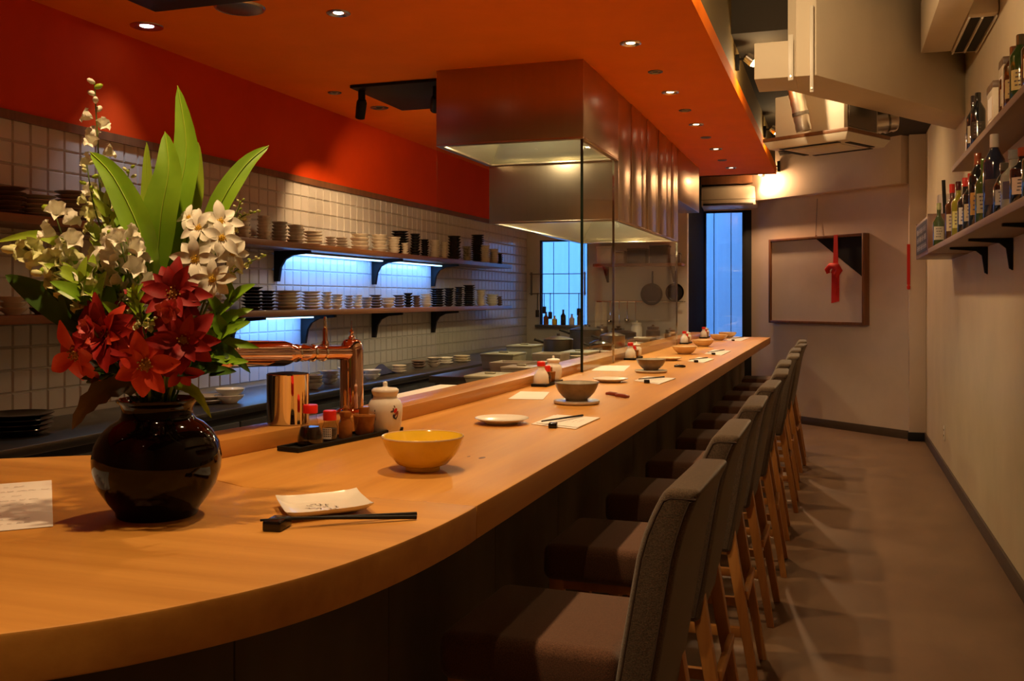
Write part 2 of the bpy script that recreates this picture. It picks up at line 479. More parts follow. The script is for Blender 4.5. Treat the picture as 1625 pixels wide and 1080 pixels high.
# painted plank fence outside
fn = struct(empty('fence_outside', (-2.2, 13.0, 0)), 'pale painted plank fence in the blue dusk outside')
pm = MB().box((0.006, -0.02, 0), (0.214, 0.02, 2.9)).mesh('plank', M['plank'], 0)
for i in range(20):
    obj('plank', pm, fn, (-2.2 + i * 0.22, random.uniform(-.008, .008), 0))
MB().box((-2.25, 0.03, 0), (2.3, 0.05, 2.85)).build('fence_backing', M['plank_gap'], fn, smooth=0)

struct(MB().prism([(-0.615, 6.06), (-0.26, 6.06), (XR, 7.85), (XR, 12.5), (-0.615, 12.5)], 3.02, ZT).build('dark_void_block', M['dark_ceiling'], smooth=0))  # dark block added to keep the void behind the beam black
# big cream boxed beam that crosses over the aisle
bm_ = empty('boxed_beam', (-0.1, 5.8, 2.64)); struct(bm_, 'large cream boxed beam crossing above the aisle at an angle')
m = MB(); off = Vector((0.1, -5.8))
pl = [Vector(p) + off for p in [(-0.22, 5.64), (-0.11, 5.64), (0.826, 7.24), (0.826, 7.80), (-0.28, 6.0), (-0.22, 6.0)]]
m.prism([tuple(p) for p in pl], 0, ZT - 2.64); m.build('beam_box', M['cream'], bm_, bevel=0.004)
m = MB().box((-0.345, -0.16, 0.0), (-0.12, 0.2, 0.205)); m.build('duct_box', M['cream'], bm_, bevel=0.004)
for u, v0, v1, w in ((1255, 56, 128, 0.014), (1288, 10, 147, 0.010)):
    a = aty(u, v0, 5.63); b = aty(u, v1, 5.63)
    MB().box((a.x - w + .1, 5.612 - 5.8, b.z - 2.64), (a.x + w + .1, 5.64 - 5.8, a.z - 2.64)).build('strap', M['ac_white'], bm_, bevel=0.002)
    MB().tube([(a.x + .1, 5.612 - 5.8, b.z - 2.62), (a.x + .1, 5.602 - 5.8, b.z - 2.62)], 0.006, 8).build('bolt', M['ring'], bm_)

# ------------------------------------------------------------------ bar counter
TOP = 1.0
outer = [(-3.25, .52), (-2.4, .53), (-1.8, .575), (-1.4, .66), (-1.13, .78), (-.949, .907), (-.831, 1.04), (-.735, 1.22), (-.685, 1.42), (-.662, 1.66), (-.66, 1.95)]
oc = [tuple(p) for p in catmull([(x, y, 0) for x, y in outer], 5)]
oc = [(p[0], p[1]) for p in oc]
JY = 1.76
near_o = [p for p in oc if p[1] <= JY]
counter = empty('bar_counter', (-1.0, 5.0, 0)); tag(counter, 'long curved pale wooden bar counter with raised inner ledge and dark panelled front', 'counter')
C0 = Vector((-1.0, 5.0))
rel = lambda pts: [(p[0] - C0.x, p[1] - C0.y) for p in pts]
pn = near_o + [(-.6615, JY), (-1.2, JY + 0.02), (-1.72, 2.02), (-1.81, 2.02), (-1.99, 1.90), (-3.25, 1.72)]
m = MB(); m.prism(rel(pn), TOP - 0.066, TOP); m.build('counter_board', M['counter_x'], counter, bevel=0.004)
pf = [(-.6615, JY + 0.0015), (-.66, 1.95), (-.66, 10.45), (-1.48, 10.45), (-1.48, 3.5), (-1.50, 2.75), (-1.61, 2.03), (-1.7185, 2.0215), (-1.2, JY + 0.0215)]
m = MB(); m.prism(rel(pf), TOP - 0.066, TOP); m.build('counter_board', M['counter_y'], counter, bevel=0.004)
LEDGE = [(-1.475, 1.99), (-1.355, 2.75), (-1.338, 3.5), (-1.33, 10.45)]
m = MB(); m.prism(rel(LEDGE + [(-1.475, 10.45), (-1.485, 3.5), (-1.50, 2.75), (-1.615, 1.99)]), TOP, TOP + 0.046)
m.build('ledge', M['edge_wood'], counter, bevel=0.003)
# panels of the front below the counter
path = [Vector((p[0], p[1], 0)) for p in oc] + [Vector((-.66, y, 0)) for y in (2.6, 3.25, 3.9, 4.55, 5.2, 5.85, 6.5, 7.15, 7.8, 8.45, 9.1, 9.75, 10.4)]
inn = []
for i, p in enumerate(path):
    t = (path[min(i + 1, len(path) - 1)] - path[max(0, i - 1)]).normalized()
    inn.append(p + Vector((-t.y, t.x, 0)) * 0.26)
acc = 0; seg = [inn[0]]
for i in range(1, len(inn)):
    seg.append(inn[i]); acc += (inn[i] - inn[i - 1]).length
    if acc > 0.48 or i == len(inn) - 1:
        m = MB(); a = list(seg)
        e = (a[-1] - a[-2]).normalized() * 0.003; a[-1] = a[-1] - e
        bk = []
        for k, p in enumerate(a):
            t = (a[min(k + 1, len(a) - 1)] - a[max(0, k - 1)]).normalized()
            bk.append(p + Vector((-t.y, t.x, 0)) * 0.05)
        m.prism(rel([(p.x, p.y) for p in a] + [(p.x, p.y) for p in reversed(bk)]), 0.0, TOP - 0.066)
        m.build('front_panel', M['concrete'], counter, bevel=0.002)
        seg = [inn[i]]; acc = 0
for u_, v_, a_ in ((765, 726, .016), (744, 724, .008)):
    p = at(u_, v_, TOP); MB().lathe([(0, .0004), (a_, .0002), (a_ * 1.1, -.0004)], (p.x - C0.x, p.y - C0.y, TOP), 14, sy=1.0, sx=.45).build('wood_knot', M['frame_wood'], counter)
MB().box((-.45, -2.4, 0), (-.38, 5.4, TOP - 0.066)).build('inner_panel', M['cabinet'], counter, smooth=0)

# ------------------------------------------------------------------ stainless hood
hood = empty('extractor_hood', (-1.743, 7.0, 1.9)); tag(hood, 'stainless steel extractor hood in stepped boxes hanging from the orange ceiling', 'extractor hood')
H0 = Vector(hood.location)


def hp(name, lo, hi, m='steel', bevel=0.002):
    return MB().box(tuple(Vector(lo) - H0), tuple(Vector(hi) - H0)).build(name, M[m], hood, bevel=bevel)


HX0, HX1 = -2.176, -1.31
T_ = 0.02
YH = [5.13, 6.02, 8.43, 9.8]
for k, (ya, yb, zb) in enumerate(((YH[0], YH[1], 2.283), (YH[1], YH[2], 1.905), (YH[2], YH[3], 2.26))):
    hp('front_panel', (HX0, ya, zb), (HX1, ya + T_, ZC))
    hp('side_panel', (HX0, ya + T_, zb), (HX0 + T_, yb, ZC))
    if k == 1:
        n = 9; ys = [yb - (yb - ya - T_) * q for q in (1, .84, .70, .60, .46, .40, .26, .14, .06, 0)]
        for a, b, q in zip(ys, ys[1:], range(n)):
            hp('side_strip', (HX1 - T_, a + 0.002, zb), (HX1 + (0.006 if q % 2 else 0.0), b - 0.002, ZC), bevel=0.003)
        hp('back_panel', (HX0, yb - 0.0, zb), (HX1, yb + T_, ZC))
    else:
        hp('side_panel', (HX1 - T_, ya + T_, zb), (HX1, yb, ZC))
        if k == 2: hp('back_panel', (HX0 + T_, yb - T_, zb), (HX1 - T_, yb, ZC))
    # lining that slopes up inside, and the turned rim
    if k < 2:
        a0 = [(HX0 + .02, ya + .02, zb + .004), (HX1 - .02, ya + .02, zb + .004), (HX1 - .02, yb - .002, zb + .004), (HX0 + .02, yb - .002, zb + .004)]
        i_ = 0.16
        a1 = [(HX0 + i_, ya + i_, zb + .2), (HX1 - i_, ya + i_, zb + .2), (HX1 - i_, yb - i_, zb + .2), (HX0 + i_, yb - i_, zb + .2)]
        m = MB(); q = [Vector(p) - H0 for p in a0 + a1]
        m.add(q, [(0, 1, 5, 4), (1, 2, 6, 5), (2, 3, 7, 6), (3, 0, 4, 7), (4, 5, 6, 7)])
        m.build('lining', M['steel_in'], hood, smooth=0)
        for lo, hi in (((HX0, ya - .004, zb - .012), (HX1, ya + .03, zb)), ((HX0, yb - .03, zb - .012), (HX1, yb - .001, zb)),
                       ((HX0 - .004, ya + .03, zb - .012), (HX0 + .03, yb - .03, zb)), ((HX1 - .03, ya + .03, zb - .012), (HX1 + .004, yb - .03, zb))):
            hp('rim', lo, hi)
        nl = 1 if k == 0 else 3
        for j in range(nl):
            yc = ya + (yb - ya) * (j + .5) / nl; xc = (HX0 + HX1) / 2
            lm = MB(); lm.lathe([(0, -.02), (.045, -.014), (.05, 0), (.05, .012)], (xc - H0.x, yc - H0.y, zb + .17 - H0.z), 16)
            lm.build('hood_lamp', M['hood_lamp'], hood)
            point('hood_light', (xc, yc, zb + .12), HOOD_W * (1 if k == 0 else .55), (1.0, .84, .5), .03, hood)
    else:
        hp('bottom_panel', (HX0 + T_, ya + T_, zb), (HX1 - T_, yb - T_, zb + .01))

# glass screen standing on the counter
scr = empty('glass_screen', (-1.318, 6.8, TOP)); tag(scr, 'clear glass screen between bar counter and kitchen below the steel hood', 'glass screen')
S0 = Vector(scr.location)
for lo, hi in (((-1.324, 5.14, TOP), (-1.314, 5.918, 2.27)), ((-1.324, 5.924, TOP), (-1.314, 8.43, 1.892))):
    MB().box(tuple(Vector(lo) - S0), tuple(Vector(hi) - S0)).build('glass_pane', M['pane'], scr, smooth=0)
for lo, hi in (((-1.326, 5.132, TOP), (-1.312, 5.14, 2.27)), ((-1.3255, 5.918, TOP), (-1.3125, 5.922, 2.27)), ((-1.3255, 8.43, TOP), (-1.3125, 8.434, 1.892))):
    MB().box(tuple(Vector(lo) - S0), tuple(Vector(hi) - S0)).build('pane_edge', M['edge_glass' if lo[1] < 5.5 else 'chrome'], scr, smooth=0)
MB().box(tuple(Vector((HX0, 5.135, TOP + .05)) - S0), tuple(Vector((-1.328, 5.143, 2.27)) - S0)).build('glass_pane', M['pane'], scr, smooth=0)

# ------------------------------------------------------------------ lights in the ceilings
def downlight(name, p, lit, label, group, r=0.045, watts=0, color=WARM, m='lamp_lit', angle=84, light_at=None):
    root = empty(name, p); tag(root, label, 'downlight', group)
    MB().lathe([(r * .5, .004), (r * .78, -.002), (r * 1.02, -.006), (r * 1.22, -.003), (r * 1.25, 0.002), (r * .78, .002)], n=24).build('ring', M['ring' if lit else 'steel_dark'], root)
    b = MB().lathe([(0, -.0005), (r * .4, -.001), (r * .52, .0015)], n=20).build('lens', M[m] if lit else M['black'], root)
    if lit and watts:
        spot('downlight_beam', (p[0], p[1], p[2] - .02), light_at or (p[0], p[1], 0), watts, color, angle, .7, .03, root)
    return root


ZD = ZC - .0015
for i, y in enumerate((-.1, 1.2, 2.42, 3.66, 4.89, 6.13, 7.32, 8.57, 9.85)):
    n = i - 4
    lab = ('lit recessed downlight above the bar counter, %s counted away from the camera' % ORD[n]) if n >= 0 else 'lit recessed downlight above the near bar counter, %s from the back wall, outside the view' % ORD[i]
    downlight('downlight', (-1.0, y, ZD), True, lab, 'lit downlights above the bar counter', watts=DOWN_W)
for i, (u, v) in enumerate(((1040, 114), (1087, 175), (1120, 218), (1146, 254))):
    downlight('downlight', tuple(at(u, v, ZD)), False, 'small unlit recessed downlight between the lit ones over the bar, %s from the camera' % ORD[i], 'unlit downlights above the bar counter', r=.035)
p = at(537, 21, ZD); downlight('downlight', tuple(p), True, 'lit recessed downlight in the orange ceiling, left of the black ceiling recess and hood', None, watts=KITCH_W)
p = at(233, 42, ZD); downlight('downlight', tuple(p), True, 'bluish white recessed downlight near the red wall above the flowers', None, r=.062, watts=KITCH_W * .25, color=(.75, .85, 1.0), m='lamp_cool', angle=75)
for i, (x, y) in enumerate(((-2.48, .6), (-2.48, 2.2), (-2.5, 7.0), (-2.5, 8.4), (-2.5, 9.7))):  # unseen lamps added so light off the pale floor lifts the ceiling
    downlight('downlight', (x, y, ZD), True, 'added kitchen downlight out of view, %s from the back wall' % ORD[i], 'added kitchen downlights out of view', watts=KITCH_W, angle=58)
for u, v, l in ((602, 171, 'unlit recessed downlight beside the black track spotlight'), (531, 147, 'small unlit recessed downlight left of the black track spotlight')):
    downlight('downlight', tuple(at(u, v, ZD)), False, l, None, r=.05 if u > 600 else .035)
# black recesses with track spots
for x0, x1, y0, y1, l in ((-2.82, -2.21, 5.30, 6.05, 'black rectangular lighting panel in the ceiling beside the steel hood'),
                          (-2.90, -2.35, 2.5, 3.62, 'black rectangular lighting panel in the ceiling above the flowers')):
    o = MB().box((x0, y0, ZC - .02), (x1, y1, ZC - .001)).build('lighting_panel', M['black'], bevel=.003); tag(o, l, 'ceiling panel')
sp_ = at(376, 6, ZD)
s_ = empty('ceiling_speaker', (sp_.x - .02, sp_.y + .05, ZD)); tag(s_, 'round grey ceiling speaker beside the black panel above the flowers', 'speaker')
MB().lathe([(0, -.012), (.085, -.012), (.1, -.006), (.105, .001)], n=28).build('grille', M['steel_dark'], s_)
MB().lathe([(.1, -.0065), (.108, -.008), (.114, .001)], n=28).build('rim', M['ring'], s_)


def track_spot(base, tgt, label):
    root = empty('track_spotlight', tuple(base)); tag(root, label, 'spotlight', 'black track spotlights')
    MB().tube([(0, 0, 0), (0, 0, -.07)], .022, 12).build('adapter', M['black'], root)
    d = (Vector(tgt) - Vector(base)).normalized()
    a = Vector((0, 0, -.075)); b = a + d * .10
    MB().tube([a - d * .02, a, a + d * .03, b], [.024, .032, .032, .03], 16).build('barrel', M['black'], root)
    MB().tube([b - d * .004, b + d * .001], [.026, .026], 16).build('lens', M['lamp_lit'], root)
    spot('track_beam', tuple(Vector(base) + b + d * .01), tgt, TRACK_W, WARM, 85, .6, .025, root)


track_spot((-2.78, 5.38, ZC - .021), (-3.2, 5.9, 1.65), 'black track spotlight with cylindrical head, further left of the hood')
track_spot((-2.30, 5.42, ZC - .021), (-3.2, 7.1, 1.65), 'black track spotlight tucked against the corner of the steel hood')


def wall_lamp(p, out, tgt, label, watts, glow=1.0, angle=105, gc=(1.0, .68, .33)):
    root = empty('wall_spotlight', tuple(p)); tag(root, label, 'spotlight', 'small wall spotlights of the aisle')
    out = Vector(out)
    MB().box((-.012, -.012, -.05), (.012, .012, .05)).build('wall_plate', M['black'], root, bevel=.002)
    h = out * .07 + Vector((0, 0, .02))
    MB().tube([(0, 0, .02), tuple(h)], .007, 8).build('arm', M['black'], root)
    d = (Vector(tgt) - Vector(p)).normalized()
    MB().tube([h - d * .03, h - d * .02, h + d * .035], [.016, .03, .036], 16).build('head', M['ring'], root)
    MB().lathe([(0, .034), (.016, .029), (.027, .014), (.031, 0)], n=16, mtx=Matrix.Translation(h + d * .036) @ d.to_track_quat('Z', 'Y').to_matrix().to_4x4()).build('bulb', M['lamp_yellow'], root)
    point('wall_glow', tuple(Vector(p) + h + d * .10), watts * .35 * glow, gc, .02, root)
    spot('wall_beam', tuple(Vector(p) + h + d * .09), tgt, watts * 2.2, (gc[0], gc[1], gc[2] + .03), angle, .8, .03, root)


for x_, y, z, l in ((-.60, 1.6, 2.95, 'added small spotlight on the olive fascia, outside the view near the camera'),
                    (-.60, 4.1, 2.95, 'added small spotlight on the olive fascia, just outside the view'),
                    (-.60, 6.3, 2.90, 'small lit yellow spotlight on the olive fascia, nearest the cream beam'),
                    (-.60, 8.75, 2.86, 'small lit yellow spotlight on the olive fascia beside the ceiling air conditioner')):
    aim = {1.6: (XR, 3.3, 1.9), 4.1: (.45, 6.1, 2.7)}.get(y, (XR, y + .2, 1.75))  # the two unseen near lamps are added to light right wall and beam
    wall_lamp((x_, y, z), (1, 0, 0), aim, l, WALL_W * (.85 if y < 5 else .42), 1.2)
p = dwall(1.86, .145, 2.86)
wall_lamp(p, (DN.x, DN.y, 0), tuple(dwall(1.2, .0, 1.5)), 'bright orange spotlight on the far slanted wall above the door side', WALL_W * 1.25, .5, 165, (1.0, .56, .24))
p = dwall(1.62, .145, 2.9)
root = empty('wall_spotlight', tuple(p)); tag(root, 'unlit black spotlight on the far slanted wall beside the bright orange one', 'spotlight')
MB().box((-.015, -.015, -.06), (.015, .015, .06)).build('wall_plate', M['black'], root, bevel=.002)
q = Vector((DN.x, DN.y, 0)) * .09
MB().tube([(0, 0, .0), tuple(q * .8)], .008, 8).build('arm', M['black'], root)
MB().tube([q + Vector((0, 0, .04)), q + Vector((.01, 0, -.06))], [.03, .038], 14).build('head', M['ac_white'], root)
MB().tube([q + Vector((.01, 0, -.06)), q + Vector((.012, 0, -.075))], [.034, .03], 14).build('lens', M['black'], root)

# ------------------------------------------------------------------ bar stools
stool = empty('bar_stool', (0, 0, 0))
SW = 0.20                                     # half width
sm = MB().box((-.21, -SW, .575), (.19, SW, .682))
seat = sm.build('seat', M['fabric_red'], stool, bevel=.028, seg=4)
me = seat.data
for v in me.vertices:                         # the cushion swells a little in the middle
    if v.co.z > .66: v.co.z += .010 * (1 - (v.co.x / .21) ** 2) * (1 - (v.co.y / SW) ** 2)


def lean(z): return .20 + (z - .72) * .17 + max(0, z - .86) ** 2 * 1.3


b = bmesh.new()
zs = [.50, .60, .70, .80, .88, .93, .97, 1.0, 1.025]
prof = []
for z in zs: prof.append((lean(z), z))
prof_b = [(lean(z) + (.084 if z < .9 else .084 - (z - .9) * .08), z) for z in reversed(zs)]
mb = MB(); mb.extr([(x, -SW - .005, z) for x, z in prof + prof_b], (0, 2 * SW + .01, 0))
back = mb.build('backrest', M['fabric'], stool, bevel=.03, seg=5)
for y in (-SW - .003, SW + .003):
    pts = [(x + (.012 if i < len(prof) else -.012), y, min(1.006, max(.515, z))) for i, (x, z) in enumerate(prof + prof_b)]
    MB().tube(pts + [pts[0]], .0028, 6).build('piping', M['piping'], back)
for sy in (-1, 1):
    y = sy * .165
    for x0, x1 in ((.235, .335), (-.17, -.185)):
        m = MB(); w0, w1 = .021, .015
        yb = sy * .185
        m.hexa([(x1 - w1, yb - w1, 0), (x1 + w1, yb - w1, 0), (x1 + w1, yb + w1, 0), (x1 - w1, yb + w1, 0)],
               [(x0 - w0, y - w0, .59), (x0 + w0, y - w0, .59), (x0 + w0, y + w0, .59), (x0 - w0, y + w0, .59)])
        m.build('leg', M['leg_wood'], stool, bevel=.004)
    m = MB().box((-.17, sy * .178 - .011, .20), (.30, sy * .178 + .011, .235)); m.build('stretcher', M['leg_wood'], stool, bevel=.003)
m = MB().box((-.192, -.165, .27), (-.168, .165, .31)); m.build('footrest', M['leg_wood'], stool, bevel=.003)
m = MB().box((.286, -.165, .33), (.306, .165, .36)); m.build('stretcher', M['leg_wood'], stool, bevel=.003)
m = MB().box((-.185, -.175, .55), (.21, .175, .578)); m.build('seat_frame', M['leg_wood'], stool, bevel=.003)
SY = [2.13, 2.92, 3.70, 4.47, 5.24, 6.02, 6.80, 7.58, 8.36, 9.14]
for i, y in enumerate(SY):
    o = stool if i == 0 else dup(stool)
    o.location = (-.605 + random.uniform(-.012, .012) * (i > 0), y, 0)
    o.rotation_euler = (0, 0, random.uniform(-.05, .05) if i else -.03)
    tag(o, 'brown-grey upholstered bar stool on wooden legs, %s' % ('nearest the camera' if i == 0 else 'farthest along the counter' if i == 9 else ORD[i] + ' from the camera'),
        'bar stool', 'upholstered stools along the bar counter')

# ------------------------------------------------------------------ kitchen back counter and worktop
kb = empty('kitchen_cabinet', (-3.05, 6.5, 0)); tag(kb, 'long dark kitchen base unit with steel top along the tiled wall', 'cabinet')
MB().box((-.285, -4.6, .10), (.27, 3.98, .835)).build('body', M['cabinet'], kb, smooth=0)
MB().box((-.285, -4.6, 0), (.22, 3.98, .10)).build('plinth', M['black'], kb, smooth=0)
MB().box((-.288, -4.62, .835), (.29, 3.99, .872)).build('steel_top', M['steel_dark'], kb, bevel=.004)
y = -4.55
while y < 3.8:
    d = MB().box((.27, y + .004, .14), (.284, y + .70, .80)).build('door', M['cabinet'], kb, bevel=.003)
    MB().box((.284, y + .1, .755), (.30, y + .60, .77)).build('handle', M['steel_dark'], d, bevel=.003)
    y += .71
kw = empty('kitchen_worktop', (-1.86, 6.3, 0)); tag(kw, 'low steel kitchen worktop running behind the bar counter', 'worktop')
MB().box((.04, -2.75, .925), (.352, -1.25, .965)).build('steel_top', M['steel_dark'], kw, bevel=.004)
MB().box((-.33, -1.248, .925), (.352, 4.1, .965)).build('steel_top', M['steel_dark'], kw, bevel=.004)
MB().box((.06, -2.72, .1), (.33, -1.25, .925)).build('body', M['cabinet'], kw, smooth=0)
MB().box((-.29, -1.248, .1), (.33, 4.05, .925)).build('body', M['cabinet'], kw, smooth=0)
MB().box((.08, -2.7, 0), (.30, 4.05, .1)).build('plinth', M['black'], kw, smooth=0)

# ------------------------------------------------------------------ wall shelves in the kitchen
def bracket(parent, y, dz):
    # stepped steel bracket: vertical leaf, top leaf and a curved brace
    m = MB(); w = .014
    pts = [(0, 0), (0.25, 0), (0.25, -.018), (.13, -.028), (.075, -.055), (.045, -.10), (.03, -.19), (0, -.19)]
    m.extr([(p[0], -w, p[1]) for p in pts], (0, 2 * w, 0))
    return m.build('bracket', M['black'], parent, (0, y, dz), bevel=.0015)


SH = {}
for key, zt, ybr, lab in (('upper', 1.735, (5.28, 6.62, 7.75), 'brown wooden wall shelf stacked with dishes, upper of the two in the kitchen'),
                          ('lower', 1.335, (3.6, 4.78, 5.6, 6.62, 7.75), 'brown wooden wall shelf stacked with dishes, lower of the two in the kitchen')):
    s = empty('wall_shelf', (XL + .009, 6.0, zt)); tag(s, lab, 'shelf')
    MB().box((0, -3.3, -.036), (.285, 3.08, 0)).build('board', M['shelf_wood'], s, bevel=.003)
    for yy in ybr: bracket(s, yy - 6.0, -.0365)
    SH[key] = zt


def led(y0, y1, z, label):
    r = empty('light_strip', (XL + .115, (y0 + y1) / 2, z)); tag(r, label, 'light strip', 'blue light strips under the shelves')
    h = (y1 - y0) / 2
    MB().box((-.025, -h, -.012), (.025, h, 0)).build('housing', M['steel_dark'], r, bevel=.002)
    MB().box((-.018, -h + .01, -.02), (.018, h - .01, -.0125)).build('diffuser', M['led'], r, bevel=.002)
    l = bpy.data.lights.new('strip_light', 'AREA'); l.shape = 'RECTANGLE'; l.size = .05; l.size_y = 2 * h
    l.energy = LED_W * 2 * h; l.color = (.10, .32, 1.0)
    o = bpy.data.objects.new('strip_light', l); col.objects.link(o); o.parent = r; o.location = (0, 0, -.03); o.rotation_euler = (0, math.radians(38), 0)


led(5.34, 6.56, 1.698, 'glowing blue light strip under the upper shelf, nearer of the two')
led(6.68, 7.70, 1.698, 'glowing blue light strip under the upper shelf, farther of the two')
led(4.84, 5.55, 1.298, 'glowing blue light strip under the lower shelf behind the beer tap')

# ------------------------------------------------------------------ dishes in stacks
def dish_mesh(kind, r, m):
    if kind == 'bowl':
        h = r * .62; pr = [(0, .004), (r * .38, .004), (r * .40, 0), (r * .46, 0), (r * .48, h * .12), (r * .72, h * .32), (r * .92, h * .66), (r, h), (r * .965, h), (r * .86, h * .66), (r * .64, h * .36), (r * .3, h * .2), (0, h * .18)]
        return pr, h
    if kind == 'plate':
        h = max(.016, r * .2); pr = [(0, .002), (r * .5, .002), (r * .52, 0), (r * .6, 0), (r * .62, h * .25), (r * .92, h * .8), (r, h), (r * .985, h + .002), (r * .88, h * .92), (r * .6, h * .5), (0, h * .42)]
        return pr, h
    if kind == 'cup':
        h = r * 1.6; pr = [(0, .003), (r * .6, .003), (r * .62, 0), (r * .7, 0), (r * .8, h * .1), (r * .95, h * .5), (r, h), (r * .93, h), (r * .86, h * .4), (r * .6, h * .15), (0, h * .12)]
        return pr, h
    h = r * .52                                      # shallow dish
    return [(0, .003), (r * .42, .003), (r * .44, 0), (r * .52, 0), (r * .56, h * .2), (r * .86, h * .6), (r, h), (r * .97, h + .001), (r * .82, h * .66), (r * .5, h * .35), (0, h * .3)], h


DM = {}


def dish(kind, r, m):
    k = (kind, round(r, 3), m)
    if k not in DM:
        pr, h = dish_mesh(kind, r, m)
        DM[k] = (MB().lathe(pr, n=20).mesh({'bowl': 'rice_bowl', 'plate': 'plate', 'cup': 'cup', 'dish': 'small_dish'}[kind], M[m], 50), h)
    return DM[k]


CN = {'cream_ceramic': 'cream', 'white_ceramic': 'white', 'grey_ceramic': 'grey', 'dark_ceramic': 'black', 'brown_ceramic': 'brown', 'mottle_ceramic': 'mottled'}
KN = {'bowl': 'bowl', 'plate': 'plate', 'cup': 'cup', 'dish': 'dish'}


def stacks(lst, shelf_z, shelf_word, x0, start='counted from the left'):
    for si, (u, w, hpx, kind, m, dx) in enumerate(lst):
        x = x0 + dx
        p = atx(u, 400, x)
        d = depth(p)
        r = min(.125, max(.028, w * d / F / 2))
        H = hpx * d / F
        me_, h = dish(kind, round(r / .006) * .006, m)
        step = {'bowl': max(.022, h * .5), 'plate': .019, 'cup': h + .001, 'dish': max(.018, h * .8)}[kind]
        n = min(14, max(1, int(round((H - h) / step)) + 1))
        for k in range(n):
            o = obj({'bowl': 'rice_bowl', 'plate': 'plate', 'cup': 'cup', 'dish': 'small_dish'}[kind], me_, None,
                    (x + random.uniform(-.003, .003), p.y + random.uniform(-.003, .003), shelf_z + .0005 + k * step))
            o.rotation_euler = (0, 0, random.uniform(0, 6)); q_ = random.uniform(.93, 1.04); o.scale = (q_, q_, 1)
            pos = 'only piece' if n == 1 else 'lowest' if k == 0 else 'topmost' if k == n - 1 else ORD[k] + ' up'
            tag(o, '%s %s, %s of %s stack from left on %s' % (CN[m], KN[kind], pos, ORD[si], shelf_word), KN[kind] if kind != 'dish' else 'dish',
                'dishes stacked on the ' + shelf_word.replace('kitchen ', ''))


def zu(x): return 380 + x / 3.693


C_, W_, G_, K_, B_, O_ = 'cream_ceramic', 'white_ceramic', 'grey_ceramic', 'dark_ceramic', 'brown_ceramic', 'mottle_ceramic'
up = [(12, 52, 40, 'plate', B_, 0), (58, 60, 38, 'plate', G_, 0), (118, 60, 44, 'plate', G_, 0), (318, 30, 38, 'bowl', C_, 0), (352, 30, 40, 'dish', C_, 0), (385, 28, 40, 'bowl', C_, 0),
      (zu(145), 24, 38, 'dish', C_, 0), (zu(236), 26, 33, 'dish', G_, 0), (zu(330), 27, 31, 'dish', C_, 0),
      (zu(430), 29, 23, 'plate', C_, 0), (zu(535), 16, 17, 'dish', G_, 0), (zu(600), 19, 18, 'dish', G_, 0), (zu(705), 29, 26, 'dish', C_, 0), (zu(820), 27, 27, 'dish', C_, 0),
      (zu(905), 20, 25, 'dish', C_, .03), (zu(940), 30, 38, 'plate', K_, -.05), (zu(970), 13, 18, 'dish', C_, .05), (zu(1030), 17, 36, 'bowl', K_, 0), (zu(1086), 15, 30, 'dish', K_, 0),
      (zu(1146), 17, 30, 'dish', C_, .02), (zu(1200), 12, 28, 'dish', C_, .02), (zu(1258), 23, 36, 'dish', K_, .03), (zu(1335), 15, 23, 'dish', O_, .05),
      (zu(1395), 22, 50, 'plate', K_, -.04), (zu(1440), 17, 27, 'dish', C_, .04), (zu(1490), 16, 25, 'dish', C_, .02), (zu(1525), 8, 18, 'dish', K_, .04)]
lo = [(20, 42, 26, 'dish', C_, .02), (66, 42, 24, 'dish', B_, .02), (300, 30, 26, 'bowl', C_, 0), (340, 30, 28, 'dish', C_, 0), (zu(75), 36, 36, 'plate', K_, 0), (zu(165), 27, 31, 'plate', K_, .02),
      (zu(280), 47, 29, 'plate', C_, .02), (zu(420), 33, 29, 'plate', C_, .0), (zu(510), 17, 26, 'dish', C_, .03), (zu(570), 21, 24, 'dish', C_, .03), (zu(640), 15, 22, 'dish', G_, 0),
      (zu(690), 17, 19, 'dish', W_, .02), (zu(745), 18, 18, 'dish', G_, 0), (zu(800), 20, 21, 'plate', B_, 0), (zu(870), 24, 17, 'dish', C_, .03), (zu(935), 21, 21, 'plate', B_, 0), (zu(990), 14, 21, 'bowl', K_, 0),
      (zu(1037), 15, 20, 'dish', B_, .02), (zu(1092), 19, 22, 'dish', C_, .03), (zu(1160), 26, 28, 'plate', K_, 0), (zu(1228), 16, 29, 'bowl', K_, 0), (zu(1285), 16, 31, 'plate', K_, 0),
      (zu(1345), 22, 32, 'plate', K_, 0), (zu(1415), 14, 26, 'dish', C_, .02), (zu(1480), 19, 19, 'dish', W_, .02), (zu(1525), 7, 14, 'dish', B_, .05)]
stacks(up, SH['upper'], 'the upper kitchen shelf', -3.17)
stacks(lo, SH['lower'], 'the lower kitchen shelf', -3.17)
# dishes standing on the steel back counter
bc = [(30, 150, 34, 'plate', K_, .0), (330, 60, 14, 'plate', G_, 0), (365, 50, 20, 'dish', W_, .1), (495, 36, 22, 'bowl', G_, .12), (522, 30, 20, 'bowl', G_, .02), (547, 24, 22, 'dish', W_, 0),
      (590, 32, 14, 'dish', W_, .12), (633, 24, 10, 'plate', C_, .06), (664, 26, 12, 'plate', B_, -.02), (688, 22, 14, 'dish', G_, .05), (708, 24, 10, 'plate', W_, .02), (733, 28, 9, 'plate', C_, .05)]
stacks(bc, .8725, 'the steel kitchen counter', -3.02)
cl = MB()
nx, ny = 14, 10
vs_ = []
for i in range(nx + 1):
    for j in range(ny + 1):
        a, b_ = i / nx - .5, j / ny - .5
        vs_.append((a * .26, b_ * .34, .006 + .05 * max(0, 1 - 3.2 * (a * a + b_ * b_)) * (.7 + .5 * math.sin(9 * a + 5 * b_)) + .004 * math.sin(25 * a)))
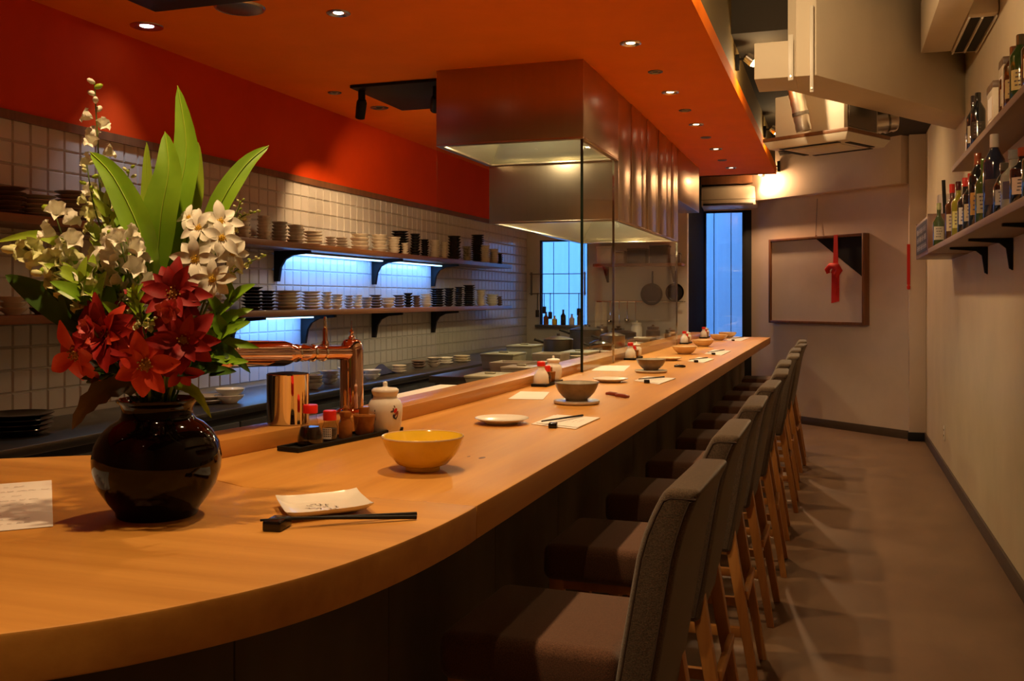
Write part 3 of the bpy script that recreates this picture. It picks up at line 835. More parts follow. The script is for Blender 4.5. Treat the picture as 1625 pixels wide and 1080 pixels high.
cl.add(vs_, [(i * (ny + 1) + j, (i + 1) * (ny + 1) + j, (i + 1) * (ny + 1) + j + 1, i * (ny + 1) + j + 1) for i in range(nx) for j in range(ny)])
p = atx(597, 560, -3.1)
M['navy'] = mat('navy_cloth', (.03, .035, .09), .95, var=.2, scale=60)
tag(cl.build('kitchen_cloth', M['navy'], None, (p.x, p.y, .873), smooth=80), 'crumpled dark blue cloth on the steel counter below the shelves', 'cloth')

# ------------------------------------------------------------------ things on the kitchen worktop
ZW = .9655
b_ = MB().box((-.14, -.32, 0), (.14, .32, .03)).build('cutting_board', M['board'], None, (-1.645, 3.93, ZW), bevel=.006); tag(b_, 'long white cutting board on the worktop behind the ledge', 'cutting board')


def tub(u, v, w, h, m, label, x=None, lid=False, name='food_container', ln=1.0, z=ZW):
    p = atx(u, v, x if x is not None else -1.85); d = depth(p)
    W = w * d / F / 2; Hh = h * d / F
    r = empty(name, (p.x, p.y, z)); tag(r, label, 'container')
    t = .004; Ly = W * ln
    bm = MB()
    o = [(-W * .92, -Ly * .92), (W * .92, -Ly * .92), (W * .92, Ly * .92), (-W * .92, Ly * .92)]
    o2 = [(-W, -Ly), (W, -Ly), (W, Ly), (-W, Ly)]; i2 = [(a * (1 - t / W), b * (1 - t / Ly)) for a, b in o2]; i1 = [(a * .9, b * .9) for a, b in o]
    rows = [[(a, b, 0) for a, b in o], [(a, b, Hh) for a, b in o2], [(a, b, Hh) for a, b in i2], [(a, b, t) for a, b in i1]]
    vv = sum(rows, []); ff = [(0, 3, 2, 1), (12, 13, 14, 15)]
    for k in range(3):
        for q in range(4): ff.append((k * 4 + q, k * 4 + (q + 1) % 4, k * 4 + 4 + (q + 1) % 4, k * 4 + 4 + q))
    bm.add(vv, ff).build('tub', M[m], r, bevel=.002)
    if lid: MB().box((-W * 1.03, -Ly * 1.03, Hh), (W * 1.03, Ly * 1.03, Hh + .012)).build('lid', M['white_plastic'], r, bevel=.003)
    return r


for i, (u, x, y_, w, h, m_, ld_, ln, lab) in enumerate((
        (0, -1.70, 4.72, .09, .035, 'tub', True, 1.5, 'flat white lidded container beyond the cutting board'),
        (0, -1.62, 5.0, .085, .06, 'grey_ceramic', True, 1.2, 'low grey container with pale lid behind the second tray'),
        (0, -1.76, 5.28, .11, .075, 'grey_ceramic', False, 1.0, 'grey open tub behind the glass beside the flat containers'),
        (0, -1.98, 5.75, .105, .085, 'tub', True, 1.3, 'large white kitchen tub with lid under the hood'),
        (0, -1.68, 5.78, .09, .10, 'grey_ceramic', False, 1.3, 'dark grey kitchen tub right of the large white one'),
        (0, -2.02, 6.3, .09, .11, 'tub', True, 1.4, 'tall white tub at the back under the second hood'),
        (0, -1.70, 6.55, .10, .06, 'tub', True, 1.6, 'white tray of food behind the nearer glass pane'),
        (0, -1.66, 8.6, .10, .09, 'steel_dark', False, 1.4, 'steel bin behind the farther glass pane'))):
    r_ = empty('food_container', (x, y_, ZW)); tag(r_, lab, 'container', 'containers on the kitchen worktop')
    W, Ly, t = w, w * ln, .004
    o = [(-W * .92, -Ly * .92), (W * .92, -Ly * .92), (W * .92, Ly * .92), (-W * .92, Ly * .92)]
    o2 = [(-W, -Ly), (W, -Ly), (W, Ly), (-W, Ly)]; i2 = [(a * (1 - t / W), b * (1 - t / Ly)) for a, b in o2]; i1 = [(a * .9, b * .9) for a, b in o]
    rows = [[(a, b, 0) for a, b in o], [(a, b, h) for a, b in o2], [(a, b, h) for a, b in i2], [(a, b, t) for a, b in i1]]
    ff = [(0, 3, 2, 1), (12, 13, 14, 15)]
    for k in range(3):
        for q in range(4): ff.append((k * 4 + q, k * 4 + (q + 1) % 4, k * 4 + 4 + (q + 1) % 4, k * 4 + 4 + q))
    MB().add(sum(rows, []), ff).build('tub', M[m_], r_, bevel=.002)
    if ld_:
        MB().box((-W * 1.03, -Ly * 1.03, h), (W * 1.03, Ly * 1.03, h + .012)).build('lid', M[m_ if i % 2 else 'tub'], r_, bevel=.003)
        MB().box((-W * .3, -.012, h + .012), (W * .3, .012, h + .022)).build('handle', M['tub'], r_, bevel=.003)


def pot(x, y_, r, h, m, label, ang=0):
    o = empty('cooking_pot', (x, y_, ZW), ang); tag(o, label, 'pot', 'pots on the kitchen worktop')
    MB().lathe([(0, 0), (r * .95, 0), (r, r * .08), (r, h), (r * 1.04, h + .002), (r * .96, h), (r * .95, .006), (0, .006)], n=24).build('pan', M[m], o)
    MB().tube([(-r * .95, 0, h * .8), (-r * 1.3, 0, h * .9), (-r * 1.7, 0, h)], [.008, .009, .011], 8).build('handle', M['black'], o)
    MB().lathe([(r * 1.02, h + .004), (r * .6, h + .02), (.012, h + .028), (.012, h + .045), (0, h + .046)], n=20).build('lid', M[m], o)


pot(-1.98, 7.0, .11, .13, 'steel_dark', 'steel pot with lid at the left of the stove')
pot(-1.68, 7.1, .085, .10, 'dark_ceramic', 'black pot with lid close to the farther glass pane')
pot(-1.96, 7.75, .13, .18, 'steel_dark', 'tall steel pot at the back of the stove')
pot(-1.70, 7.6, .10, .14, 'steel', 'bright narrow pot behind the farther glass pane')
pot(-1.94, 9.1, .13, .11, 'steel_dark', 'wide steel pot at the far end of the worktop')
# bowls on the worktop and ledge inside the screen
for i, (u, x, r, m, kd) in enumerate(((5.45, -1.60, .06, W_, 'bowl'), (6.12, -1.60, .055, C_, 'bowl'), (6.88, -1.58, .05, W_, 'dish'), (7.32, -1.60, .06, C_, 'plate'), (8.1, -1.6, .055, W_, 'bowl'))):
    me_, h = dish(kd, r, m); p = Vector((x, u, 0))
    for k in range(3):
        o = obj('rice_bowl' if kd == 'bowl' else 'plate', me_, None, (p.x, p.y, ZW + k * max(.016, h * .34)))
        tag(o, '%s %s, %s of three stacked behind the glass screen, %s pile from left' % (CN[m], KN[kd], ('lowest', 'middle', 'topmost')[k], ORD[i]), KN[kd], 'dishes on the worktop behind the glass')

# ------------------------------------------------------------------ kitchen end wall: shelves, hanging pans, utensils
es = empty('end_wall_shelf', (-2.05, YE - .001, 1.78)); tag(es, 'dark wooden shelf on the kitchen end wall, above the utensil rail', 'shelf')
MB().box((-.46, -.26, -.03), (.50, 0, 0)).build('board', M['shelf_wood'], es, bevel=.003)
for x in (-.35, .38): MB().extr([(x - .012, 0, -.031), (x - .012, -.22, -.031), (x - .012, 0, -.2)], (.024, 0, 0)).build('bracket', M['black'], es)
er = empty('utensil_rail', (-2.0, YE - .05, 1.37)); tag(er, 'thin steel rail along the kitchen end wall', 'rail')
MB().tube([(-.52, 0, 0), (.46, 0, 0)], .008, 8).build('bar', M['chrome'], er)
for x in (-.45, .40): MB().tube([(x, .049, 0), (x, 0, 0)], .007, 8).build('holder', M['chrome'], er)
for i, (x, w, h, dp, m) in enumerate(((-2.40, .16, .17, .14, 'white_plastic'), (-2.24, .12, .12, .12, 'grey_ceramic'), (-2.04, .2, .14, .18, 'cabinet'), (-1.8, .2, .17, .18, 'cabinet'), (-1.63, .1, .09, .1, 'steel_dark'))):
    o = empty('storage_box', (x, YE - .13, 1.7805)); tag(o, '%s storage box on the kitchen end shelf, %s from left' % (('white', 'grey', 'dark', 'black', 'steel')[i], ORD[i]), 'box', 'boxes on the kitchen end shelf')
    MB().box((-w / 2, -dp / 2, 0), (w / 2, dp / 2, h)).build('body', M[m], o, bevel=.006)
    MB().box((-w / 2 - .004, -dp / 2 - .004, h), (w / 2 + .004, dp / 2 + .004, h + .02)).build('lid', M[m], o, bevel=.004)
for i, x in enumerate((-2.36, -2.26, -2.17, -2.08)):
    o = empty('ladle', (x, YE - .062, 1.365)); tag(o, 'hanging steel kitchen utensil on the rail, %s from left' % ORD[i], 'utensil', 'utensils hanging from the rail')
    ln = (.2, .26, .18, .23)[i]
    MB().tube([(0, .012, .014), (0, -.004, .016), (0, -.008, 0), (0, -.008, -ln)], .004, 6).build('shaft', M['chrome'], o)
    MB().lathe([(0, -.03), (.025, -.022), (.036, 0), (.033, 0), (.022, -.018), (0, -.025)], (0, -.03, -ln), 14).build('scoop', M['chrome'], o)
for i, (x, r) in enumerate(((-1.90, .12), (-1.65, .10))):
    o = empty('frying_pan', (x, YE - .001, 1.70)); tag(o, 'black frying pan hanging under the kitchen end shelf, %s' % ('left one' if i == 0 else 'right one'), 'pan', 'frying pans hanging on the end wall')
    mt = Matrix.Translation((0, -.05, -.13 - r)) @ Matrix.Rotation(-PI / 2, 4, 'X')
    MB().lathe([(0, 0), (r * .8, 0), (r, -.04), (r * .98, -.042), (r * .78, -.006), (0, -.006)], n=24, mtx=mt).build('pan', M['dark_ceramic'], o)
    MB().tube([(0, -.04, -.14), (0, -.03, -.04), (0, -.02, 0)], [.011, .009, .008], 8).build('handle', M['black'], o)

for i, (x, h, m_) in enumerate(((-3.10, .14, 'brown_glass'), (-3.00, .10, 'yellow_ceramic'), (-2.90, .17, 'dark_ceramic'), (-2.80, .12, 'white_ceramic'), (-2.71, .15, 'brown_ceramic'))):
    o = empty('kitchen_bottle', (x, YE - .045, 1.111)); tag(o, '%s bottle on the kitchen window sill' % ('amber', 'yellow', 'black', 'white', 'brown')[i], 'bottle', 'bottles on the kitchen window sill')
    MB().lathe([(0, 0), (.028, 0), (.03, .004), (.03, h * .6), (.012, h * .75), (.011, h * .95), (0, h * .95)], n=14).build('body', M[m_], o)
    MB().lathe([(0, h * .95), (.014, h * .95), (.014, h), (0, h)], n=12).build('cap', M['black'], o)
sl_ = MB().box((-3.22, YE - .09, 1.08), (-2.60, YE - .001, 1.1105)).build('window_sill', M['steel_dark'], None, bevel=.003); sl_['kind'] = 'structure'
rk = empty('wire_rack', (-2.94, YE - .001, 1.46)); tag(rk, 'thin steel rack with hanging tools across the kitchen window', 'rack')
for z in (0, .22): MB().tube([(-.36, -.03, z), (.30, -.03, z)], .005, 6).build('bar', M['steel_dark'], rk)
for x in (-.34, .28): MB().box((x - .006, -.035, -.02), (x + .006, 0, .24)).build('bracket', M['steel_dark'], rk, smooth=0)
for i, (x, ln) in enumerate(((-3.20, .18), (-3.12, .14), (-3.05, .2), (-2.72, .16))):
    o = empty('spatula', (x, YE - .04, 1.455)); tag(o, 'dark kitchen tool hanging across the window, %s from left' % ORD[i], 'utensil', 'tools hanging across the kitchen window')
    MB().tube([(0, 0, .01), (0, -.008, -.01), (0, -.008, -ln)], .004, 6).build('shaft', M['black'], o)
    MB().box((-.022, -.012, -ln - .08), (.022, -.006, -ln)).build('blade', M['cabinet'], o, bevel=.002)
cl2 = empty('hanging_cloth', (-2.47, YE - .03, 1.34)); tag(cl2, 'pale dish cloth hanging from the rail on the kitchen end wall', 'cloth')
m = MB(); vv = []
for i in range(9):
    for j in range(7): vv.append((-.07 + .14 * i / 8, -.02 - .012 * math.sin(i * 1.5), .03 - .28 * j / 6))
m.add(vv, [(i * 7 + j, (i + 1) * 7 + j, (i + 1) * 7 + j + 1, i * 7 + j + 1) for i in range(8) for j in range(6)]).build('drape', M['cream_ceramic'], cl2, smooth=80)

# ------------------------------------------------------------------ place settings and condiments on the bar counter
ZB = TOP + .0005


def scribble(parent, rows, x0, x1, z, m, amp=.004, r=.0007, seed=3, name='writing'):
    rnd = random.Random(seed); mb = MB()
    for y in rows:
        x = x0 + rnd.uniform(0, .01); end = x1 - rnd.uniform(0, .35) * (x1 - x0)
        while x < end:
            w = rnd.uniform(.006, .02); n = max(3, int(w / .003))
            pts = [(x + w * i / n, y + rnd.uniform(-amp, amp), z) for i in range(n + 1)]
            for a, b in zip(pts, pts[1:]):
                d = Vector((b[0] - a[0], b[1] - a[1])); q = Vector((-d.y, d.x)).normalized() * r
                mb.add([(a[0] - q.x, a[1] - q.y, z), (a[0] + q.x, a[1] + q.y, z), (b[0] + q.x, b[1] + q.y, z), (b[0] - q.x, b[1] - q.y, z)], [(0, 1, 2, 3)])
            x += w + rnd.uniform(.002, .012)
    return mb.build(name, M[m], parent, smooth=0)


# handwritten menu sheet at the left
c = at(20, 802, ZB)
e1 = (at(82, 762, ZB) - at(0, 768, ZB)).normalized(); rz = math.atan2(e1.y, e1.x)
pr = empty('menu_sheet', (0, 0, 0), rz)
corner = at(82, 762, ZB); low = at(62, 837, ZB)
pr.location = corner
Hs = (low - corner).length
Wd = .30
m = MB(); n = 10
m.add([(-Wd * i / n, -Hs * j / n - .0 * i, .0008 + .003 * max(0, (i + j - 14) / 6.0) ** 2) for i in range(n + 1) for j in range(n + 1)] +
      [(-Wd * i / n, -Hs * j / n, .0002 + .003 * max(0, (i + j - 14) / 6.0) ** 2) for i in range(n + 1) for j in range(n + 1)],
      [(i * (n + 1) + j, (i + 1) * (n + 1) + j, (i + 1) * (n + 1) + j + 1, i * (n + 1) + j + 1) for i in range(n) for j in range(n)] +
      [tuple(121 + q for q in (i * (n + 1) + j, i * (n + 1) + j + 1, (i + 1) * (n + 1) + j + 1, (i + 1) * (n + 1) + j)) for i in range(n) for j in range(n)])
m.build('sheet', M['paper'], pr, smooth=60)
scribble(pr, [-Hs * k for k in (.12, .23, .34, .44, .54, .64, .73, .82, .9)], -Wd + .02, -.012, .0022, 'pale_ink', amp=.0035, r=.0011)
tag(pr, 'white handwritten menu sheet on the counter left of the black vase', 'menu')

# vase
V0 = at(234, 826, ZB); V0 = V0 + Vector((-SN, CS, 0)) * .05
vase = empty('flower_vase', V0); tag(vase, 'round black-brown glazed vase holding the flowers', 'vase')
vp = [(0, .002), (.066, .002), (.069, 0), (.073, .004), (.074, .012), (.088, .030), (.104, .056), (.113, .085), (.1145, .108), (.110, .132), (.098, .154), (.082, .169), (.068, .177), (.0635, .184),
      (.0625, .196), (.066, .206), (.072, .211), (.0725, .215), (.069, .216), (.061, .208), (.056, .195), (.058, .182), (.075, .165), (.10, .135), (.105, .105), (.09, .05), (.06, .015), (0, .012)]
MB().lathe(vp, n=48).build('vase_body', M['vase'], vase, smooth=50)
VD = depth(V0); MOUTH = V0 + Vector((0, 0, .205))


def bowl(name, p, r, h, mo, mi, label, cat='bowl', group=None, foot=.42, spots=False):
    root = empty(name, p); tag(root, label, cat, group)
    MB().lathe([(0, .006), (r * foot * .86, .006), (r * foot * .9, 0), (r * foot, 0), (r * foot, h * .10), (r * .62, h * .2), (r * .82, h * .48), (r * .93, h * .75), (r, h)], n=36).build('outside', M[mo], root, smooth=60)
    MB().lathe([(r, h), (r * .985, h + .0015), (r * .95, h * .96), (r * .88, h * .72), (r * .76, h * .46), (r * .55, h * .25), (r * .25, h * .17), (0, h * .16)], n=36).build('inside', M[mi], root, smooth=60)
    MB().lathe([(r * 1.001, h - .001), (r * 1.004, h + .001), (r * .99, h + .0025), (r * .975, h + .001)], n=36).build('rim', M['bowl_out' if mo == 'bowl_out' else 'tan_ceramic'], root, smooth=60)
    if spots:
        for a, t in ((.3, .6), (1.6, .62), (2.7, .7), (4.1, .6), (5.2, .55)):
            rr = r * (.80 + .1 * t)
            MB().lathe([(0, .0012), (.006, .0008), (.007, 0)], n=10, mtx=Matrix.Translation((rr * math.cos(a), rr * math.sin(a), h * .66)) @ Matrix.Rotation(a, 4, 'Z') @ Matrix.Rotation(-1.1, 4, 'Y')).build('painted_flower', M['white_ceramic'], root)
        MB().lathe([(0, .004), (.010, .003), (.013, 0)], (-.01, .0, h * .165), 10).build('painted_flower', M['brown_ceramic'], root)
    return root


def ctr(u, v, r):               # centre of a round base whose nearest point shows at (u, v)
    p = at(u, v, ZB); return p + Vector((-SN, CS, 0)) * r


bowl('serving_bowl', ctr(668, 750, .045), .0965, .078, 'yellow_ceramic', 'yellow_ceramic', 'yellow ceramic bowl on the counter near the condiment tray', spots=True)


def flat_plate(name, p, r, m, label, group=None, sx=1, sy=1):
    root = empty(name, p); tag(root, label, 'plate', group)
    h = r * .2
    MB().lathe([(0, .003), (r * .5, .003), (r * .52, 0), (r * .58, 0), (r * .6, h * .2), (r * .88, h * .72), (r, h)], n=36, sx=sx, sy=sy).build('underside', M[m], root, smooth=60)
    MB().lathe([(r, h), (r * .99, h + .002), (r * .88, h * .86), (r * .6, h * .42), (0, h * .36)], n=36, sx=sx, sy=sy).build('face', M[m], root, smooth=60)
    return root


pl_ = flat_plate('side_plate', ctr(796, 674, .04), .087, 'white_ceramic', 'round white plate beside the menu card, nearest of the round plates')
MB().lathe([(0, .0012), (.006, .001), (.007, 0)], (0, 0, .0075), 10).build('painted_flower', M['brown_ceramic'], pl_)

# square plate with upturned rim, chopsticks and rest
def square_plate(corners, label, m='white_ceramic'):
    P = [at(u, v, ZB + .016) for u, v in corners]
    c = sum(P, Vector()) / 4; c.z = ZB
    root = empty('square_plate', c); tag(root, label, 'plate')
    n = 12; top = []; bot = []
    for i in range(n + 1):
        for j in range(n + 1):
            a, b = i / n, j / n
            q = (P[0] * (1 - a) + P[1] * a) * (1 - b) + (P[3] * (1 - a) + P[2] * a) * b - c
            e = max(abs(2 * a - 1), abs(2 * b - 1))
            z = .006 + .011 * max(0, (e - .55) / .45) ** 2 + .004 * (abs(2 * a - 1) * abs(2 * b - 1)) ** 4
            top.append((q.x, q.y, z)); bot.append((q.x * .96, q.y * .96, max(0, z - .005 - .001 * (e < .6))))
    k = len(top); f = []
    for i in range(n):
        for j in range(n):
            a0 = i * (n + 1) + j; f.append((a0, a0 + n + 1, a0 + n + 2, a0 + 1)); f.append((k + a0, k + a0 + 1, k + a0 + n + 2, k + a0 + n + 1))
    for i in range(n):
        for a0, a1 in ((i * (n + 1), (i + 1) * (n + 1)), (i * (n + 1) + n, (i + 1) * (n + 1) + n), (i, i + 1), (n * (n + 1) + i, n * (n + 1) + i + 1)):
            f.append((a0, a1, k + a1, k + a0))
    MB().add(top + bot, f).build('plate_body', M[m], root, smooth=60)
    return root


sq = square_plate([(437, 789), (566, 777), (594, 801), (455, 817)], 'white square plate with faint brush lettering behind the chopsticks')
g_ = scribble(sq, [-.018, .0, .016], -.035, .03, .0072, 'ink', amp=.006, r=.0011, seed=11, name='brush_lettering')
g_.rotation_euler = (0, 0, .25)


def chop_rest(p, rz, label, m='black_gloss', s=1.0):
    o = MB().box((-.015 * s, -.023 * s, 0), (.015 * s, .023 * s, .016 * s)).build('chopstick_rest', M[m], None, p, bevel=.003)
    o.rotation_euler = (0, 0, rz); tag(o, label, 'chopstick rest'); return o


rp = at(440, 838, ZB)
chop_rest((rp.x, rp.y, ZB), .15, 'black lacquer chopstick rest in front of the square plate', s=1.12)
for i, (a, b) in enumerate((((413, 825), (661, 815)), ((440, 822), (661, 820)))):
    p0 = at(*a, ZB + .018); p1 = at(*b, ZB + .0045)
    d = (p1 - p0)
    o = MB().tube([(0, 0, 0), tuple(d * .5), tuple(d)], [.0022, .0032, .004], 8).build('chopstick', M['black'], None, p0)
    tag(o, 'black chopstick on the rest before the square plate, %s' % ('farther one' if i == 0 else 'nearer one'), 'chopstick', 'pair of black chopsticks')

# ---- condiment sets
def soy_bottle(p, label, s=1.0):
    r = empty('soy_bottle', p); tag(r, label, 'bottle')
    k = s
    MB().lathe([(0, .001), (.026 * k, .001), (.029 * k, .006 * k), (.027 * k, .022 * k), (.021 * k, .040 * k), (.0195 * k, .042 * k), (0, .042 * k)], n=24).build('sauce', M['soy'], r)
    MB().lathe([(0, 0), (.028 * k, 0), (.031 * k, .006 * k), (.0285 * k, .024 * k), (.021 * k, .044 * k), (.0145 * k, .062 * k), (.0135 * k, .076 * k)], n=24).build('glass', M['clear'], r, smooth=60)
    MB().lathe([(.0135 * k, .073 * k), (.0168 * k, .073 * k), (.0168 * k, .09 * k), (.0155 * k, .092 * k), (0, .092 * k)], n=20).build('cap', M['red_plastic'], r)
    return r


def shaker(p, label, s=1.0):
    r = empty('spice_shaker', p); tag(r, label, 'spice jar')
    k = s
    MB().lathe([(0, .001), (.019 * k, .001), (.0195 * k, .035 * k), (0, .035 * k)], n=20).build('spice', M['pepper'], r)
    MB().lathe([(0, 0), (.021 * k, 0), (.0215 * k, .04 * k), (.017 * k, .052 * k), (.016 * k, .06 * k)], n=20).build('glass', M['clear'], r)
    lb = MB(); nn = 8; a0 = -2.2
    lb.add([(.022 * k * math.cos(a0 + i * .17), .022 * k * math.sin(a0 + i * .17), z) for z in (.008 * k, .038 * k) for i in range(nn + 1)], [(i, i + 1, nn + 2 + i, nn + 1 + i) for i in range(nn)])
    l = lb.build('paper_label', M['paper'], r)
    w = MB()
    for z in (.014, .02, .026, .032):
        for i in range(5):
            a = a0 + .15 + i * .24
            w.add([(.0223 * k * math.cos(a + q), .0223 * k * math.sin(a + q), zz * k) for zz in (z, z + .004) for q in (0, .07, .14)], [(0, 1, 4, 3), (1, 2, 5, 4)])
    w.build('print', M['ink'], l)
    MB().lathe([(0, .058 * k), (.0185 * k, .058 * k), (.0185 * k, .083 * k), (.017 * k, .085 * k), (0, .085 * k)], n=20).build('cap', M['red_plastic'], r)
    return r


def cork_jar(p, label, k=1.0):
    r = empty('spice_jar', p); tag(r, label, 'spice jar')
    MB().lathe([(0, 0), (.018 * k, 0), (.0195 * k, .004), (.0195 * k, .042 * k), (.015 * k, .052 * k), (.0145 * k, .06 * k), (0, .06 * k)], n=20).build('jar', M['brown_glass'], r)
    MB().lathe([(0, .06 * k), (.0155 * k, .06 * k), (.017 * k, .066 * k), (.0165 * k, .074 * k), (.006 * k, .078 * k), (.008 * k, .086 * k), (.006 * k, .091 * k), (0, .092 * k)], n=16).build('stopper', M['brown_glass'], r)
    return r


def mustard_pot(p, label, k=1.0):
    r = empty('mustard_pot', p); tag(r, label, 'pot')
    MB().lathe([(0, 0), (.024 * k, 0), (.027 * k, .004), (.032 * k, .050 * k), (.033 * k, .054 * k), (.0, .054 * k)], n=24).build('pot', M['brown_glass'], r)
    MB().lathe([(.033 * k, .054 * k), (.031 * k, .058 * k), (.016 * k, .060 * k), (.0155 * k, .078 * k), (.013 * k, .080 * k), (0, .080 * k)], n=24).build('lid', M['brown_glass'], r)
    return r


def ginger_jar(p, label, k=1.0, deco=True):
    r = empty('ceramic_jar', p); tag(r, label, 'jar')
    pf = [(0, 0), (.042 * k, 0), (.045 * k, .004 * k), (.050 * k, .03 * k), (.0535 * k, .065 * k), (.053 * k, .085 * k), (.046 * k, .1 * k), (.037 * k, .107 * k), (.036 * k, .112 * k)]
    MB().lathe(pf + [(0, .112 * k)], n=36).build('jar', M['white_ceramic'], r, smooth=60)
    ld = MB().lathe([(.036 * k, .1125 * k), (.039 * k, .12 * k), (.042 * k, .125 * k), (.042 * k, .132 * k), (.036 * k, .137 * k), (.010 * k, .140 * k), (.0065 * k, .143 * k), (.0075 * k, .15 * k), (.006 * k, .156 * k), (0, .158 * k)], n=30).build('lid', M['white_ceramic'], r, smooth=60)
    if deco:
        def rad(z):
            for (ra, za), (rb, zb) in zip(pf, pf[1:]):
                if za <= z <= zb and zb > za: return ra + (rb - ra) * (z - za) / (zb - za)
            return .05 * k
        view = math.atan2(-p[1], -p[0])
        def blob(a, z, da, dz, m, name, rot=0.0):
            mb = MB(); n = 12; vv = [(0, 0)] + [(math.cos(2 * PI * i / n), math.sin(2 * PI * i / n)) for i in range(n)]
            out = []
            for x, y in vv:
                X = x * da * math.cos(rot) - y * dz * math.sin(rot); Y = x * da * math.sin(rot) + y * dz * math.cos(rot)
                zz = z + Y; aa = view + a + X / (.05 * k); R = rad(zz) + .0006
                out.append((R * math.cos(aa), R * math.sin(aa), zz))
            mb.add(out, [(0, 1 + i, 1 + (i + 1) % n) for i in range(n)]).build(name, M[m], r)
        for a, z, da, dz, m, rot in ((.62, .072, .008, .005, 'red_charm', .9), (.68, .062, .010, .0035, 'chop_red', .8), (.42, .07, .006, .003, 'ink', .3), (.48, .076, .002, .004, 'ink', .2),
                                     (.52, .055, .0035, .006, 'navy', .2), (.60, .048, .007, .0025, 'navy', -.5), (.72, .05, .006, .002, 'ink', .9), (.78, .058, .002, .007, 'chop_red', -.3), (.56, .084, .0015, .004, 'ink', .5),
                                     (-.62, .072, .0015, .003, 'ink', 0), (-.62, .060, .002, .005, 'ink', .2), (-.60, .048, .0016, .006, 'pale_ink', -.2)):
            blob(a, z * k, da, dz, m, 'painted_mark', rot)
    return r


def tray(c, L_, W_t, rz, label):
    r = empty('condiment_tray', c, rz); tag(r, label, 'tray')
    MB().box((-L_ / 2, -W_t / 2, 0), (L_ / 2, W_t / 2, .006)).build('base', M['black'], r, bevel=.002)
    for lo_, hi_ in (((-L_ / 2, -W_t / 2, .006), (L_ / 2, -W_t / 2 + .005, .013)), ((-L_ / 2, W_t / 2 - .005, .006), (L_ / 2, W_t / 2, .013)),
                     ((-L_ / 2, -W_t / 2 + .005, .006), (-L_ / 2 + .005, W_t / 2 - .005, .013)), ((L_ / 2 - .005, -W_t / 2 + .005, .006), (L_ / 2, W_t / 2 - .005, .013))):
        MB().box(lo_, hi_).build('lip', M['black'], r, bevel=.001)


t0 = at(468, 716, ZB); t1 = at(625, 684, ZB)
ax = (t1 - t0).normalized(); trz = math.atan2(ax.y, ax.x); nrm = Vector((-ax.y, ax.x, 0))
tc = (t0 + t1) / 2 + nrm * .012
tray(tc, (t1 - t0).length + .03, .074, trz, 'black condiment tray below the copper beer tap')
ZT_ = Vector((0, 0, .0065))


def on_tray(u, v): q = at(u, v, ZB); k = (q - t0).dot(ax); return t0 + ax * k + nrm * .012 + ZT_


soy_bottle(on_tray(478, 708), 'glass soy sauce bottle with red cap on the nearest tray', 1.18)
shaker(on_tray(511, 702), 'spice shaker with red cap and printed label on the nearest tray', 1.0)
cork_jar(on_tray(536, 697), 'small amber spice jar with knobbed stopper on the nearest tray', 1.0)
mustard_pot(on_tray(566, 691), 'brown lidded mustard pot on the nearest tray', 1.0)
jp = at(602, 689, ZB) + Vector((-SN, CS, 0)) * .048
ginger_jar(jp + Vector((.012, 0, 0)), 'white lidded jar painted with a red bird beside the nearest tray', .97)
# the other sets along the counter
for i, (u, v, k, w) in enumerate(((864, 611, 1.0, 'second'), (1003, 570, .95, 'third'), (1080, 545, .95, 'fourth'), (1103, 536, .95, 'fifth'))):
    q = at(u, v, ZB) + Vector((-.006, .05, 0)); q.x = min(q.x, -1.262); q.x = max(q.x, -1.285)
    tray(q, .12 + .16, .074, PI / 2, 'black condiment tray, %s from the vase' % w)
    z_ = q + ZT_
    r = empty('soy_bottle', z_ + Vector((0, -.10, 0))); tag(r, 'white ceramic soy bottle with red cap on the %s tray' % w, 'bottle')
    MB().lathe([(0, 0), (.034, 0), (.037, .005), (.033, .045), (.024, .062), (.0175, .07), (.016, .086), (0, .086)], n=22).build('body', M['white_ceramic'], r, smooth=60)
    MB().lathe([(0, .086), (.019, .086), (.019, .104), (.012, .108), (0, .109)], n=18).build('cap', M['red_plastic'], r)
    shaker(z_ + Vector((.006, -.032, 0)), 'spice shaker with red cap on the %s tray' % w, .98)
    mustard_pot(z_ + Vector((0, .035, 0)), 'brown lidded pot on the %s tray' % w, .9)
    ginger_jar(z_ + Vector((0, .10, 0)), 'white lidded jar at the far end of the %s tray' % w, .66 if i else .78, deco=False)

# ---- menu cards, bowls and plates along the counter
def card(corners, label, k=1.0):
    P = [at(u, v, ZB) for u, v in corners]; c = sum(P, Vector()) / 4
    r = empty('menu_card', c); tag(r, label, 'menu card')
    q = [(p - c) for p in P]
    for n_, dz, s in (('sheet', 0, 1.0), ('sheet', .0022, .93)):
        MB().extr([(a.x * s + (.006 if dz else 0), a.y * s + (.01 if dz else 0), dz) for a in q], (0, 0, .0018)).build(n_, M['paper'], r, smooth=0)
    g = scribble(r, [(-.05 + .018 * j) * k for j in range(6)], -.045 * k, .045 * k, .0042, 'pale_ink', amp=.002, seed=int(c.y * 10))
    e = (P[1] - P[0]); g.rotation_euler = (0, 0, math.atan2(e.y, e.x))


